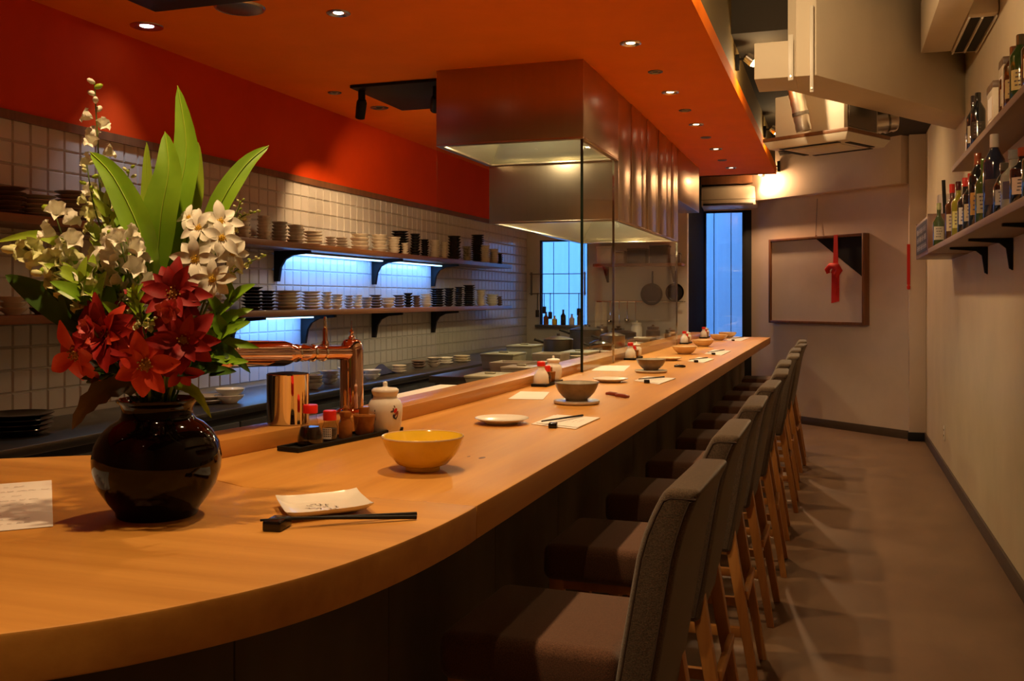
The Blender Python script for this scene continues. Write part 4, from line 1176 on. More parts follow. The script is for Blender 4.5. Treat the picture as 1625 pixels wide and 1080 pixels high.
cards = [([(843, 673), (879, 659), (952, 664), (914, 681)], 'second'), ([(1006, 604), (1024, 598), (1072, 601), (1046, 610)], 'third'), ([(1091, 573), (1108, 567), (1133, 570), (1116, 576)], 'fourth'),
         ([(1118, 561), (1132, 555), (1160, 557), (1145, 564)], 'fifth'), ([(1150, 540), (1166, 534), (1190, 536), (1176, 541)], 'sixth')]
for cs_, w in cards:
    card(cs_, 'white folded menu card with chopsticks, %s place from the vase' % w)
    P = [at(u, v, ZB) for u, v in cs_]
    rp = P[0] * .55 + P[3] * .45
    chop_rest((rp.x + .012, rp.y - .018, ZB + .0), .2, 'black chopstick rest at the menu card, %s place from the vase' % w, s=.9)
    a = rp + Vector((-.03, .0, .0155)); b2 = (P[1] * .3 + P[2] * .7) + Vector((-.01, -.01, .0085))
    for j in (0, 1):
        o = MB().tube([(0, 0, 0), tuple(b2 - a)], [.0022, .0034], 8).build('chopstick', M['black'], None, a + Vector((0, .007 * j, 0)))
        tag(o, 'black chopstick on the menu card, %s one, %s place from the vase' % (('nearer', 'farther')[j], w), 'chopstick', 'chopsticks on menu cards')
# grey bowl standing on a cream plate, then more of them
def board_plate(u, v, r, label):
    p = ctr(u, v, r * .8); root = empty('rimmed_plate', p); tag(root, label, 'plate')
    MB().lathe([(0, 0), (r * .92, 0), (r, .005), (r, .011), (r * .97, .0135), (r * .9, .012), (0, .011)], n=32).build('plate_body', M['tan_ceramic' if r < .08 else 'cream_ceramic'], root, smooth=60)
    return p


p = board_plate(917, 643, .088, 'thick cream round plate under the grey bowl')
bowl('serving_bowl', p + Vector((0, 0, .0125)), .084, .066, 'bowl_out', 'bowl_in', 'grey-brown bowl with pale inside on a cream plate, middle of the counter', foot=.5)
p = board_plate(1036, 592, .088, 'thick cream round plate under the farther grey bowl')
bowl('serving_bowl', p + Vector((0, 0, .0125)), .080, .058, 'bowl_out', 'bowl_in', 'grey-brown bowl on a cream plate, farther along the counter', foot=.5)
flat_plate('side_plate', ctr(970, 607, .04), .085, 'white_ceramic', 'round white plate in front of the third condiment tray')
flat_plate('side_plate', ctr(1062, 572, .03), .085, 'tan_ceramic', 'round tan plate, farther than the second grey bowl')
for i, (u, v, r) in enumerate(((1088, 562, .09), (1117, 550, .09), (1142, 540, .085), (1156, 536, .09))):
    bowl('serving_bowl', ctr(u, v, .04), r, .055, 'tan_ceramic', 'tan_ceramic', 'shallow tan bowl near the far counter end, %s of four' % ('nearest', 'second', 'third', 'farthest')[i], group='tan bowls at the far counter end', foot=.5)
for i, (u, v) in enumerate(((970, 628), (985, 631))):
    p = at(u, v, ZB); o = MB().tube([(-.028, .0, .008), (-.01, .004, .010), (.02, .008, .008), (.034, .012, .007)], [.006, .0085, .0085, .005], 10).build('chopstick_rest', M['chop_red'], None, (p.x, p.y, ZB), smooth=60)
    o.rotation_euler = (0, 0, -.5); tag(o, 'red-brown leaf-shaped chopstick rest right of the grey bowl, %s' % ('left one' if i == 0 else 'right one'), 'chopstick rest')
p = at(1078, 583, ZB); o = MB().tube([(-.03, .0, .008), (-.01, .004, .010), (.02, .008, .008), (.034, .012, .007)], [.006, .0085, .0085, .005], 10).build('chopstick_rest', M['black_gloss'], None, (p.x, p.y, ZB), smooth=60)
tag(o, 'dark leaf-shaped chopstick rest right of the farther grey bowl', 'chopstick rest')
for cs_, l in (([(806, 633), (826, 621), (872, 622), (862, 634)], 'white paper mat lying beside the grey bowl and second tray'), ([(938, 588), (952, 580), (1000, 580), (990, 589)], 'white paper mat beside the farther grey bowl')):
    P = [at(u, v, ZB) for u, v in cs_]; c = sum(P, Vector()) / 4
    o = MB().extr([tuple(p - c) for p in P], (0, 0, .0012)).build('paper_mat', M['paper'], None, c, smooth=0); tag(o, l, 'paper mat')
# knot-like leaf scraps of wood grain near the bowl are part of the timber

# ------------------------------------------------------------------ beer tap and steel bucket on the ledge
ZL = TOP + .0465
bt = empty('beer_tower', (-1.43, 2.70, ZL)); tag(bt, 'polished copper beer tower with a horizontal barrel on the ledge', 'beer tap')
MB().lathe([(0, 0), (.052, 0), (.052, .006), (.045, .012), (.037, .016), (.036, .05), (.036, .195), (.034, .205), (.028, .222), (.020, .228), (0, .229)], n=32).build('column', M['copper'], bt)
MB().lathe([(.012, .228), (.010, .236), (.006, .24), (.006, .248), (.0075, .252), (.004, .258), (.0018, .262), (.0012, .285), (0, .286)], n=14).build('finial', M['copper'], bt)
A = Vector((0, 0, .187)); E = Vector((-.075, -.585, .212))
dv = (E - A); ln = dv.length; dn = dv.normalized()
stn = [(0, .026), (.05, .022), (.10, .021), (.13, .0215), (.17, .021), (.22, .022), (.24, .025), (.25, .0225), (.262, .024), (.27, .022), (.285, .024), (.315, .033), (.335, .036), (ln - .04, .036), (ln - .03, .040), (ln - .02, .040), (ln - .012, .036), (ln, .031)]
MB().tube([A + dn * a for a, r in stn], [r for a, r in stn], 24).build('barrel', M['copper'], bt, smooth=45)
for a in (.15, .20, .272):
    MB().tube([A + dn * (a - .004), A + dn * a, A + dn * (a + .004)], [.0235, .026, .0235], 24).build('ring', M['chrome'], bt)
h0 = A + dn * .135 + Vector((0, 0, .018))
MB().tube([h0, h0 + Vector((0, 0, .014)), h0 + Vector((0, 0, .02)), h0 + Vector((0, 0, .05)), h0 + Vector((0, 0, .056))], [.013, .011, .0075, .0085, .006], 14).build('tap_handle', M['copper'], bt)
MB().tube([h0 + Vector((0, 0, .056)), h0 + Vector((0, 0, .06)), h0 + Vector((0, 0, .085)), h0 + Vector((0, 0, .09))], [.005, .006, .0055, .003], 12).build('handle_tip', M['chrome'], bt)
MB().tube([E + Vector((0, 0, .028)), E + Vector((0, 0, .036)), E + Vector((0, 0, .042))], [.005, .006, .002], 10).build('screw_knob', M['copper'], bt)
bk_ = empty('steel_bucket', (-1.478, 2.41, ZL)); tag(bk_, 'shiny steel cylinder bucket on the ledge below the copper barrel', 'bucket')
MB().lathe([(0, 0), (.056, 0), (.0585, .003), (.0595, .138), (.061, .141), (.058, .142), (.0565, .138), (.056, .006), (0, .005)], n=36).build('cylinder', M['chrome'], bk_)
MB().lathe([(0, .1465), (.03, .146), (.050, .143), (.0575, .1425), (.0575, .139), (0, .139)], n=30).build('lid', M['black'], bk_)

# ------------------------------------------------------------------ shelves of bottles on the right wall
for zt, y1, ybr, lab in ((1.735, 7.02, (6.2, 5.35, 4.3, 3.2), 'pale wooden shelf of bottles on the right wall, lower of the two'),
                         (2.19, 6.33, (4.9, 3.6), 'pale wooden shelf of bottles on the right wall, upper of the two')):
    s = empty('wall_shelf', (XR - .001, y1, zt)); tag(s, lab, 'shelf')
    MB().box((-.25 if zt < 2 else -.176, -4.8, -.033), (0, 0, 0)).build('board', M['shelf_light'], s, bevel=.003)
    if zt < 2:
        for yy in ybr:
            m = MB(); w = .013
            pts = [(0, 0), (-.20, 0), (-.20, -.012), (-.06, -.024), (-.03, -.05), (-.016, -.15), (0, -.16)]
            m.extr([(p[0], -w, p[1]) for p in pts], (0, 2 * w, 0)); m.build('bracket', M['black'], s, (0, yy - y1, -.0335), bevel=.0015)
GL = {}


def bglass(c):
    if c not in GL:
        GL[c] = mat('bottle_glass_%d' % len(GL), c, .07, coat=.6, var=.1, scale=12)
    return GL[c]


def bottle(p, h, r, glass, labelc, capc, label, shape='wine', name='wine_bottle', grp=None, view=None):
    o = empty(name, p); tag(o, label, 'bottle', grp)
    nk = r * .36
    sh = {'wine': (.60, .72), 'tall': (.66, .80), 'squat': (.55, .68), 'sake': (.52, .74)}[shape]
    MB().lathe([(0, .006), (r * .6, .002), (r * .9, 0), (r, .006), (r, h * sh[0]), (r * .93, h * (sh[0] + .04)), (r * .6, h * (sh[1] - .02)), (nk * 1.1, h * (sh[1] + .03)), (nk, h * (sh[1] + .08)), (nk, h * .985), (0, h * .99)], n=20).build('glass_body', bglass(glass), o, smooth=50)
    MB().lathe([(nk * 1.04, h * .84), (nk * 1.16, h * .845), (nk * 1.16, h * .99), (nk * 1.02, h), (0, h)], n=16).build('capsule', bglass(capc) if not isinstance(capc, str) else M[capc], o)
    a0 = math.atan2(-p[1], -p[0]) - .95; nn = 8; lb = MB()
    lb.add([(r * 1.012 * math.cos(a0 + i * 1.9 / nn), r * 1.012 * math.sin(a0 + i * 1.9 / nn), z) for z in (h * .16, h * .46) for i in range(nn + 1)], [(i, i + 1, nn + 2 + i, nn + 1 + i) for i in range(nn)])
    l = lb.build('paper_label', bglass(labelc), o)
    w = MB(); rnd = random.Random(int(p[1] * 100))
    for z in (.22, .28, .34, .40):
        q = a0 + .35 + rnd.uniform(0, .2)
        for i in range(3):
            e = rnd.uniform(.15, .35)
            w.add([(r * 1.016 * math.cos(q + t), r * 1.016 * math.sin(q + t), zz * h) for zz in (z, z + .022) for t in (0, e / 2, e)], [(0, 1, 4, 3), (1, 2, 5, 4)]); q += e + .08
    w.build('print', M['ink'], l)


X1, X2 = .625, .70
DARK, GREEN, CLEAR_, BROWN, BLUE = (.012, .012, .014), (.03, .055, .012), (.30, .30, .26), (.07, .025, .008), (.025, .03, .06)
LOW = [(1490, 322, .036, GREEN, (.5, .45, .35), (.25, .28, .12), 'squat', 'pale green bottle at the far end of the lower right shelf'),
       (1500, 316, .036, CLEAR_, (.6, .5, .35), (.4, .3, .2), 'wine', 'clear bottle second from the crate on the lower right shelf'),
       (1511, 292, .037, BROWN, (.55, .45, .3), (.5, .03, .02), 'wine', 'brown bottle with red capsule on the lower right shelf'),
       (1521, 288, .036, (.22, .20, .02), (.6, .55, .2), (.05, .01, .01), 'wine', 'yellow-green bottle with dark capsule on the lower right shelf'),
       (1532, 282, .038, DARK, (.6, .55, .5), (.5, .04, .03), 'squat', 'dark bottle with white label and red top on the lower right shelf'),
       (1541, 275, .038, DARK, (.5, .4, .25), (.35, .03, .02), 'wine', 'dark bottle with tan label left of the tall brown bottle'),
       (1552, 243, .040, DARK, (.45, .25, .08), (.20, .05, .02), 'tall', 'tall dark bottle with brown capsule on the lower right shelf'),
       (1562, 252, .038, (.05, .09, .02), (.5, .45, .3), (.05, .12, .02), 'wine', 'green bottle beside the tall dark one on the lower right shelf'),
       (1578, 213, .043, BLUE, (.12, .09, .08), (.62, .56, .48), 'tall', 'tallest dark bottle with white and red neck on the lower right shelf'),
       (1594, 262, .040, DARK, (.5, .48, .45), (.10, .09, .07), 'sake', 'dark bottle with pale shoulder label right of the tallest one'),
       (1608, 238, .043, CLEAR_, (.10, .09, .14), (.25, .25, .25), 'squat', 'clear bottle with purple label on the lower right shelf'),
       (1624, 243, .044, DARK, (.70, .55, .45), (.3, .06, .03), 'wine', 'dark bottle with pink picture label at the edge of the view'),
       (1645, 225, .044, GREEN, (.6, .5, .4), (.3, .2, .05), 'wine', 'green bottle on the lower right shelf just outside the view')]
for u, vt, r, g_, lc, cc, sh, lab in LOW:
    q = atx(u, vt, X1); h = min(.40, max(.2, q.z - 1.7355))
    bottle((X1 + (.07 if 'second' in lab else 0), q.y, 1.7355), h, r, g_, lc, cc, lab, sh, grp='bottles on the lower right shelf')
UPB = [(1545, 152, .036, DARK, (.5, .42, .3), (.03, .02, .02), 'wine', 'dark bottle with tan label on the upper right shelf, left of the taller one'),
       (1552, 147, .037, DARK, (.05, .04, .03), (.02, .015, .012), 'tall', 'plain black bottle on the upper right shelf'),
       (1600, 95, .038, BROWN, (.5, .4, .25), (.10, .05, .03), 'wine', 'brown bottle on the upper right shelf next to the paper boxes'),
       (1609, 74, .040, BROWN, (.55, .42, .2), (.15, .06, .03), 'tall', 'tall amber bottle on the upper right shelf'),
       (1620, 55, .042, GREEN, (.62, .5, .22), (.08, .06, .03), 'tall', 'tall green bottle with gold label on the upper right shelf'),
       (1640, 40, .042, BROWN, (.5, .4, .25), (.1, .05, .03), 'wine', 'amber bottle on the upper right shelf just outside the view')]
for u, vt, r, g_, lc, cc, sh, lab in UPB:
    q = atx(u, vt, X2); h = min(.36, max(.24, q.z - 2.1905))
    bottle((X2, q.y, 2.1905), h, r, g_, lc, cc, lab, sh, grp='bottles on the upper right shelf')
for i, (u, w, h, lab) in enumerate(((1536, .09, .12, 'small pale paper box at the far end of the upper right shelf'), (1574, .19, .20, 'wide pale paper box standing on the upper right shelf'), (1592, .12, .24, 'tall pale paper box beside the wide one on the upper right shelf'))):
    q = atx(u, 200, .68)
    o = empty('paper_box', (.742, q.y, 2.1905)); tag(o, lab, 'box', 'paper boxes on the upper right shelf')
    MB().box((-.07, -w / 2, 0), (.07, w / 2, h)).build('carton', M['cream_ceramic'], o, bevel=.003)
    MB().box((-.072, -w / 2 - .002, h - .03), (.072, w / 2 + .002, h + .003)).build('lid', M['brown_ceramic'], o, bevel=.003)
    MB().box((-.0712, -w * .3, h * .2), (-.0705, w * .3, h * .7)).build('paper_label', M['paper'], o, smooth=0)
# wooden crate at the end of the lower shelf
cr = empty('wooden_crate', (.70, 7.55, 1.70)); tag(cr, 'small dark wooden crate with white lettering at the end of the right shelf', 'crate')
for nm, lo_, hi_ in (('bottom', (-.125, -.50, 0), (.125, .50, .015)), ('end_board', (-.125, -.50, .015), (.125, -.485, .27)), ('end_board', (-.125, .485, .015), (.125, .50, .27)),
                     ('side_board', (-.125, -.485, .015), (-.11, .485, .26)), ('side_board', (.11, -.485, .015), (.125, .485, .26))):
    MB().box(lo_, hi_).build(nm, M['frame_wood'], cr, bevel=.002)
w = MB(); rnd = random.Random(5)
pn_ = MB().box((-.1275, -.44, .03), (-.1255, .44, .24)).build('name_panel', M['black'], cr, smooth=0)
for z in (.05, .11, .17):
    y = .38
    while y > -.36:
        e = rnd.uniform(.04, .10)
        for s in range(3):
            a = y - rnd.uniform(0, e); w.add([(-.1279, a, z), (-.1279, a - .014, z), (-.1279, a - .014 - rnd.uniform(-.01, .01), z + .04), (-.1279, a - rnd.uniform(-.01, .01), z + .04)], [(0, 1, 2, 3)])
        w.add([(-.1279, y, z + .018), (-.1279, y - e, z + .018), (-.1279, y - e, z + .022), (-.1279, y, z + .022)], [(0, 1, 2, 3)])
        y -= e + .008
w.build('lettering', M['white_plastic'], pn_, smooth=0)
MB().box((-.04, -.30, .016), (.06, -.18, .42)).build('roll', M['paper'], cr, bevel=.01)
MB().tube([(.0, -.42, .016), (-.02, -.42, .50)], .012, 8).build('rod', M['black'], cr)

# ------------------------------------------------------------------ picture on the slanting wall
def dpt(u, v):
    d = ray(u, v); n = Vector((DN.x, DN.y, 0)); a = Vector((DA.x, DA.y, 0)); return Vector((0, 0, EYE)) + d * ((a - Vector((0, 0, EYE))).dot(n) / d.dot(n))


pa, pb = dpt(1228, 381), dpt(1380, 369)
t_l = (pa.xy - DA).dot(DD); t_r = (pb.xy - DA).dot(DD)
zt, zb = (pa.z + pb.z) / 2, dpt(1380, 516).z
pic = empty('framed_picture', tuple(dwall((t_l + t_r) / 2, .001, zb)), math.atan2(-DD.y, -DD.x)); tag(pic, 'large brown-framed pale panel with black corner on the far wall', 'picture')
hw = (t_l - t_r) / 2; hh = zt - zb
# local x runs to the right along the wall, local y away from the room
for lo_, hi_ in (((-hw, -.085, 0), (-hw + .03, 0, hh)), ((hw - .03, -.085, 0), (hw, 0, hh)), ((-hw + .03, -.085, 0), (hw - .03, 0, .03)), ((-hw + .03, -.085, hh - .03), (hw - .03, 0, hh))):
    MB().box(lo_, hi_).build('frame_bar', M['frame_wood'], pic, bevel=.004)
MB().box((-hw + .03, -.06, .03), (hw - .03, -.005, hh - .03)).build('canvas', M['canvas'], pic, smooth=0)
MB().extr([(hw - .03, -.064, hh - .03), (hw - .03, -.064, hh * .52), (.02 + hw * .0, -.064, hh - .03)], (0, .003, 0)).build('black_corner', M['black'], pic, smooth=0)
MB().tube([(-.02, -.03, hh), (-.02, -.005, hh + .42)], .003, 6).build('hanging_wire', M['steel_dark'], pic)
MB().lathe([(0, .02), (.012, .012), (.012, 0), (0, 0)], (-.02, -.025, hh), 10).build('hook', M['chop_red'], pic)
rb = empty('red_ribbon', pic.matrix_basis @ Vector((hw * .46, -.09, hh - .40))); rb.rotation_euler = pic.rotation_euler
tag(rb, 'red knotted cord ornament hanging over the black corner of the picture', 'ornament')
MB().extr([(-.034, -.004, .05), (.034, -.004, .05), (.028, -.004, .40), (-.022, -.004, .40)], (0, .006, 0)).build('upper_band', M['red_charm'], rb, smooth=0)
MB().tube([(-.09, -.012, -.01), (-.10, -.02, .03), (-.05, -.025, .07), (.03, -.02, .06), (.06, -.02, .02), (.03, -.025, -.03), (-.01, -.02, .0), (.02, -.03, .05)], [.02, .028, .032, .038, .038, .034, .03, .024], 10).build('knot', M['red_charm'], rb, smooth=70)
MB().extr([(-.05, -.008, .0), (.05, -.008, .0), (.046, -.006, -.31), (-.056, -.006, -.33)], (0, .008, 0)).build('tail', M['red_charm'], rb, smooth=0)
MB().extr([(.0, -.018, .0), (.038, -.018, .0), (.018, -.016, -.24), (-.012, -.016, -.22)], (0, .007, 0)).build('tail', M['red_charm'], rb, smooth=0)
rs = empty('red_charm', (.665, 10.325, 1.54)); tag(rs, 'narrow red paper charm on the edge of the pilaster', 'charm')
MB().box((-.012, -.006, 0), (.018, .004, .40)).build('strip', M['red_charm'], rs, bevel=.002)
MB().lathe([(0, 0), (.014, .005), (.018, .03), (.008, .05), (0, .05)], (.003, -.004, -.05), 10).build('tassel', M['red_charm'], rs)
sk = empty('wall_socket', (XR - .001, 8.55, .255)); tag(sk, 'small pale wall socket low on the right wall', 'socket')
MB().box((-.008, -.036, 0), (0, .036, .12)).build('plate', M['ac_white'], sk, bevel=.003)
for z in (.035, .08): MB().box((-.0095, -.012, z), (-.008, .012, z + .012)).build('slot', M['black'], sk, smooth=0)

# ------------------------------------------------------------------ air conditioners
ac = empty('air_conditioner', (-1.22, YD - .03, 2.47)); tag(ac, 'white wall air conditioner above the glazed door', 'air conditioner')
MB().extr([(-.33, 0, 0), (-.33, -.19, .03), (-.33, -.21, .09), (-.33, -.20, .24), (-.33, -.15, .27), (-.33, 0, .27)], (.66, 0, 0)).build('body', M['ac_white'], ac, bevel=.008)
MB().box((-.29, -.205, .035), (.29, -.19, .06)).build('louver', M['steel_dark'], ac, bevel=.003)
MB().box((-.32, -.21, .10), (.32, -.203, .105)).build('seam', M['base'], ac, smooth=0)
bx_ = MB().box((-.36, -.24, .285), (.28, 0, .42)).build('pelmet_box', M['frame_wood'], None, (-1.22, YD - .03, 2.47), bevel=.004); tag(bx_, 'brown box pelmet above the wall air conditioner over the door', 'pelmet')

rd, ld_ = Vector((.5, .866)), Vector((-.866, .5))
cs = empty('ceiling_cassette', (.065, 6.6, 2.43)); tag(cs, 'ceiling cassette air conditioner hung below the beam with foil ducts', 'air conditioner')


def quad(a0, a1, b0, b1): return [tuple(rd * a + ld_ * b) for a, b in ((a0, b0), (a1, b0), (a1, b1), (a0, b1))]


R_, L__ = .56, .64
m = MB(); q0 = quad(.03, R_ - .03, .03, L__ - .03); q1 = quad(0, R_, 0, L__)
m.hexa([(x, y, 0) for x, y in q0], [(x, y, .05) for x, y in q1]); m.build('fascia_panel', M['ac_white'], cs, bevel=.006)
MB().prism(quad(0, R_, 0, L__), .0505, .075).build('fascia_rim', M['frame_wood'], cs, bevel=.003)
MB().prism(quad(.06, R_ - .06, .06, L__ - .06), .076, .36).build('body', M['ac_white'], cs, bevel=.006)
MB().prism(quad(.10, R_ - .10, .045, .058), .10, .33).build('side_plate', M['steel_dark'], cs, bevel=.003)
for a in (quad(.05, .09, .10, L__ - .10), quad(R_ - .09, R_ - .05, .10, L__ - .10), quad(.12, R_ - .12, .05, .09), quad(.12, R_ - .12, L__ - .09, L__ - .05)):
    MB().prism(a, -.004, 0.001).build('air_slot', M['black'], cs, smooth=0)
MB().prism(quad(.13, R_ - .13, .13, L__ - .13), -.008, 0.001).build('intake_grille', M['ac_white'], cs, bevel=.003)


def ducting(a, b, r, lab):
    a, b = Vector(a), Vector(b); n = 14
    pts = []; rr = []
    for i in range(n + 1):
        t = i / n; pts.append(a.lerp(b, t)); rr.append(r * (1.0 if i % 2 else .93))
    o = empty('foil_duct', tuple(b)); tag(o, lab, 'duct', 'foil ducts of the ceiling unit')
    MB().tube([p - b for p in pts], rr, 18).build('hose', M['duct'], o, smooth=60)
    MB().tube([(a - b) * .28, (a - b) * .34], r * 1.05, 18).build('clamp', M['steel_dark'], o)


ducting(atd(1258, 120, 6.35), atd(1276, 208, 6.35), .052, 'slanting foil duct left of the ceiling cassette')
ducting(atd(1320, 130, 6.62), atd(1320, 180, 6.62), .066, 'upright foil duct above the ceiling cassette')
ducting(atd(1372, 196, 6.9), atd(1420, 190, 6.9), .085, 'thick horizontal foil duct right of the ceiling cassette')
# wall unit high on the right
wu = empty('air_conditioner', (XR - .001, 5.75, 2.93)); tag(wu, 'cream wall air conditioner with dark louvers high on the right wall', 'air conditioner')
MB().box((-.155, 0, 0), (0, .88, .30)).build('body', M['cream'], wu, bevel=.02)
MB().box((-.33, -.55, .0), (-.158, .80, .32)).build('cover_box', M['cream'], wu, bevel=.004)
for x0, x1 in ((-.135, -.088), (-.068, -.021)):
    l = MB().box((x0, .06, -.006), (x1, .82, .0)).build('louver_slot', M['black'], wu, smooth=0)
MB().box((-.15, .03, -.012), (-.14, .85, .0)).build('louver_frame', M['ac_white'], wu, bevel=.002)
MB().box((-.083, .05, -.012), (-.073, .83, .0)).build('louver_frame', M['ac_white'], wu, bevel=.002)
MB().box((-.015, .03, -.012), (-.005, .85, .0)).build('louver_frame', M['ac_white'], wu, bevel=.002)
# more vessels along the kitchen end wall, seen through the screen
for i, (x, y_, r, h, m_) in enumerate(((-2.42, 10.30, .07, .12, 'steel'), (-2.24, 10.28, .08, .10, 'dark_ceramic'), (-2.04, 10.30, .06, .16, 'white_ceramic'), (-1.86, 10.28, .075, .12, 'brown_ceramic'), (-1.68, 10.30, .06, .09, 'steel'))):
    o = empty('storage_jar', (x, y_, .9655)); tag(o, '%s lidded jar below the utensil rail, %s from left' % (('steel', 'black', 'white', 'brown', 'small steel')[i], ORD[i]), 'jar', 'jars at the end of the worktop')
    MB().lathe([(0, 0), (r * .9, 0), (r, .008), (r, h * .8), (r * .8, h * .92), (r * .8, h), (0, h)], n=20).build('body', M[m_], o)
    MB().lathe([(r * .86, h), (r * .86, h + .018), (.012, h + .024), (.014, h + .04), (0, h + .042)], n=18).build('lid', M[m_], o)

# ------------------------------------------------------------------ flowers in the vase
def leaf_mesh(pts, width, m, name, normal=None, fold=.25, n=14, across=4, wave=0.0, tooth=0.0):
    c = catmull(pts, max(2, n // (len(pts) - 1))); k = len(c) - 1
    vv = []; ff = []
    for i, p in enumerate(c):
        t = (c[min(i + 1, k)] - c[max(i - 1, 0)]).normalized(); s = i / k
        nr = Vector(normal or (SN * .95, -CS * .95, .25)); side = t.cross(nr).normalized(); up = side.cross(t).normalized()
        w = width * (math.sin(PI * min(1, s ** .75)) ** .8 * (1 - s * .15) + .04 * (1 - s)) if 0 < s < 1 else width * (.10 if i == 0 else .0)
        if tooth and i % 2: w *= 1 - tooth
        for j in range(-across, across + 1):
            a = j / across
            vv.append(tuple(p + side * w * a + up * (fold * w * abs(a) ** 1.4 + wave * w * math.sin(s * 14 + a * 3) * abs(a))))
    W = 2 * across + 1
    for i in range(k):
        for j in range(W - 1): ff.append((i * W + j, i * W + j + 1, (i + 1) * W + j + 1, (i + 1) * W + j))
    return MB().add(vv, ff)


def stalk(parent, a, b, r=.003, bend=(0, 0, 0), m='stem', name='stem'):
    a, b = Vector(a), Vector(b); mid = (a + b) / 2 + Vector(bend)
    return MB().tube(catmull([a, mid, b], 5), [r] * 11, 7).build(name, M[m], parent, smooth=70)


def root_at(name, label, cat, group, dx=0.0, dy=0.0):
    r = empty(name, MOUTH + Vector((dx, dy, -.05))); tag(r, label, cat, group); return r


def L_(r, u, v, d): return atd(u, v, d) - Vector(r.location)


D = VD
GRP_LEAF = 'long leaves standing in the vase'
LV = [('tallest green lance leaf pointing straight up from the flowers', 'leaf', [(262, 600, 0), (262, 430, -.01), (284, 310, 0), (296, 230, .02), (282, 136, .03)], 27, 0),
      ('broad green lance leaf in front of the tallest one', 'leaf', [(255, 600, -.02), (248, 440, -.03), (256, 340, -.04), (268, 270, -.03), (262, 209, -.01)], 29, 0),
      ('green lance leaf slanting up to the right of the flowers', 'leaf', [(280, 600, 0), (318, 400, -.01), (352, 320, 0), (390, 262, .02), (427, 231, .04)], 19, 0),
      ('long green leaf arching down from upper left among the flowers', 'leaf', [(250, 600, -.03), (242, 450, -.06), (222, 365, -.07), (180, 280, -.05), (143, 241, -.02)], 24, 0),
      ('yellow-green leaf behind the tallest lance leaf', 'leaf_light', [(268, 600, .03), (286, 400, .05), (309, 310, .06), (315, 226, .06)], 17, 0),
      ('narrow yellow-green leaf bud left of the broad lance leaf', 'leaf_light', [(240, 600, .03), (232, 400, .05), (234, 300, .05), (233, 226, .05)], 11, 0),
      ('dark green leaf pointing left above the red flowers', 'leaf_dark', [(235, 600, 0), (150, 520, -.06), (85, 480, -.09), (8, 436, -.10)], 26, 0),
      ('pale leaf reaching to the left edge of the picture', 'leaf_light', [(240, 590, 0), (140, 420, -.04), (70, 374, -.05), (-8, 384, -.05)], 9, 0),
      ('bronze toothed leaf drooping over the left side of the vase', 'leaf_brown', [(225, 612, -.06), (180, 612, -.10), (140, 640, -.11), (114, 682, -.10)], 22, .25),
      ('small green leaf drooping over the right side of the vase', 'leaf', [(275, 612, -.05), (300, 615, -.09), (318, 632, -.10), (336, 664, -.09)], 9, .15),
      ('green leaf spreading right beside the copper barrel', 'leaf', [(285, 605, 0), (330, 570, -.05), (365, 545, -.06), (412, 552, -.05)], 14, .1),
      ('bright green serrated leaf right of the red flowers', 'leaf', [(285, 600, 0), (340, 520, -.04), (370, 500, -.05), (402, 490, -.04)], 14, .25),
      ('dark green leaf low on the right above the vase rim', 'leaf_dark', [(282, 606, 0), (330, 560, -.07), (365, 560, -.09), (398, 592, -.09)], 14, .15)]
for i, (lab, mt_, pts, wpx, tooth) in enumerate(LV):
    r = root_at('lance_leaf', lab, 'leaf', GRP_LEAF, .004 * math.cos(i), .004 * math.sin(i))
    P = [L_(r, u, v, D + dd) for u, v, dd in pts]
    leaf_mesh(P[1:] if i < 8 else P, wpx * D / F, mt_, 'blade', tooth=tooth, fold=.22, wave=.05).build('blade', M[mt_], r, smooth=80)
    if i < 8:
        MB().tube([(0, 0, 0), tuple(P[0] * .0 + Vector((0, 0, .06))), tuple(P[1])], [.005, .005, .004], 7).build('stem', M['stem'], r)
    else:
        MB().tube([(0, 0, 0), (0, 0, .05), tuple(P[0])], [.003, .003, .003], 7).build('stem', M['stem'], r)
    if i < 6:
        q = P[1:]
        MB().tube([p + Vector((SN, -CS, 0)) * .0012 for p in catmull(q, 4)], .0009, 5).build('midrib', M['leaf_light'], r)


def petal(l, w, cup, m, name, tip=.5, n=7, twist=0.0, notch=0.0):
    vv = []; ff = []; A_ = 3
    for i in range(n + 1):
        s = i / n
        ww = w * (max(0.0, math.sin(PI * min(1.0, s * (.94 - .06 * tip) + .06))) ** (.75 + tip * .5) + .012)
        x = l * s; z = cup * l * (s ** 1.8) * (1 if cup > 0 else 1) + .10 * l * math.sin(PI * s)
        for j in range(-A_, A_ + 1):
            a = j / A_
            xx = x - notch * l * (1 - abs(a)) * (s > .95)
            vv.append((xx, ww * a, z + .22 * ww * abs(a) ** 1.5 + .05 * ww * math.sin(3 * a + 9 * s)))
    W = 2 * A_ + 1
    for i in range(n):
        for j in range(W - 1): ff.append((i * W + j, i * W + j + 1, (i + 1) * W + j + 1, (i + 1) * W + j))
    return MB().add(vv, ff).mesh(name, M[m], 80)


def heart(r, m):
    mb = MB().lathe([(0, r * .55), (r * .5, r * .5), (r * .9, r * .22), (r, 0), (0, -r * .2)], n=12)
    rnd = random.Random(2)
    for i in range(14):
        a = i * 2.4; q = r * .95 * math.sqrt(i / 14); x, y = q * math.cos(a), q * math.sin(a)
        mb.tube([(x, y, r * .2), (x * 1.15, y * 1.15, r * .85)], [r * .1, r * .13], 5)
    return mb.mesh('flower_heart', M[m], 60)


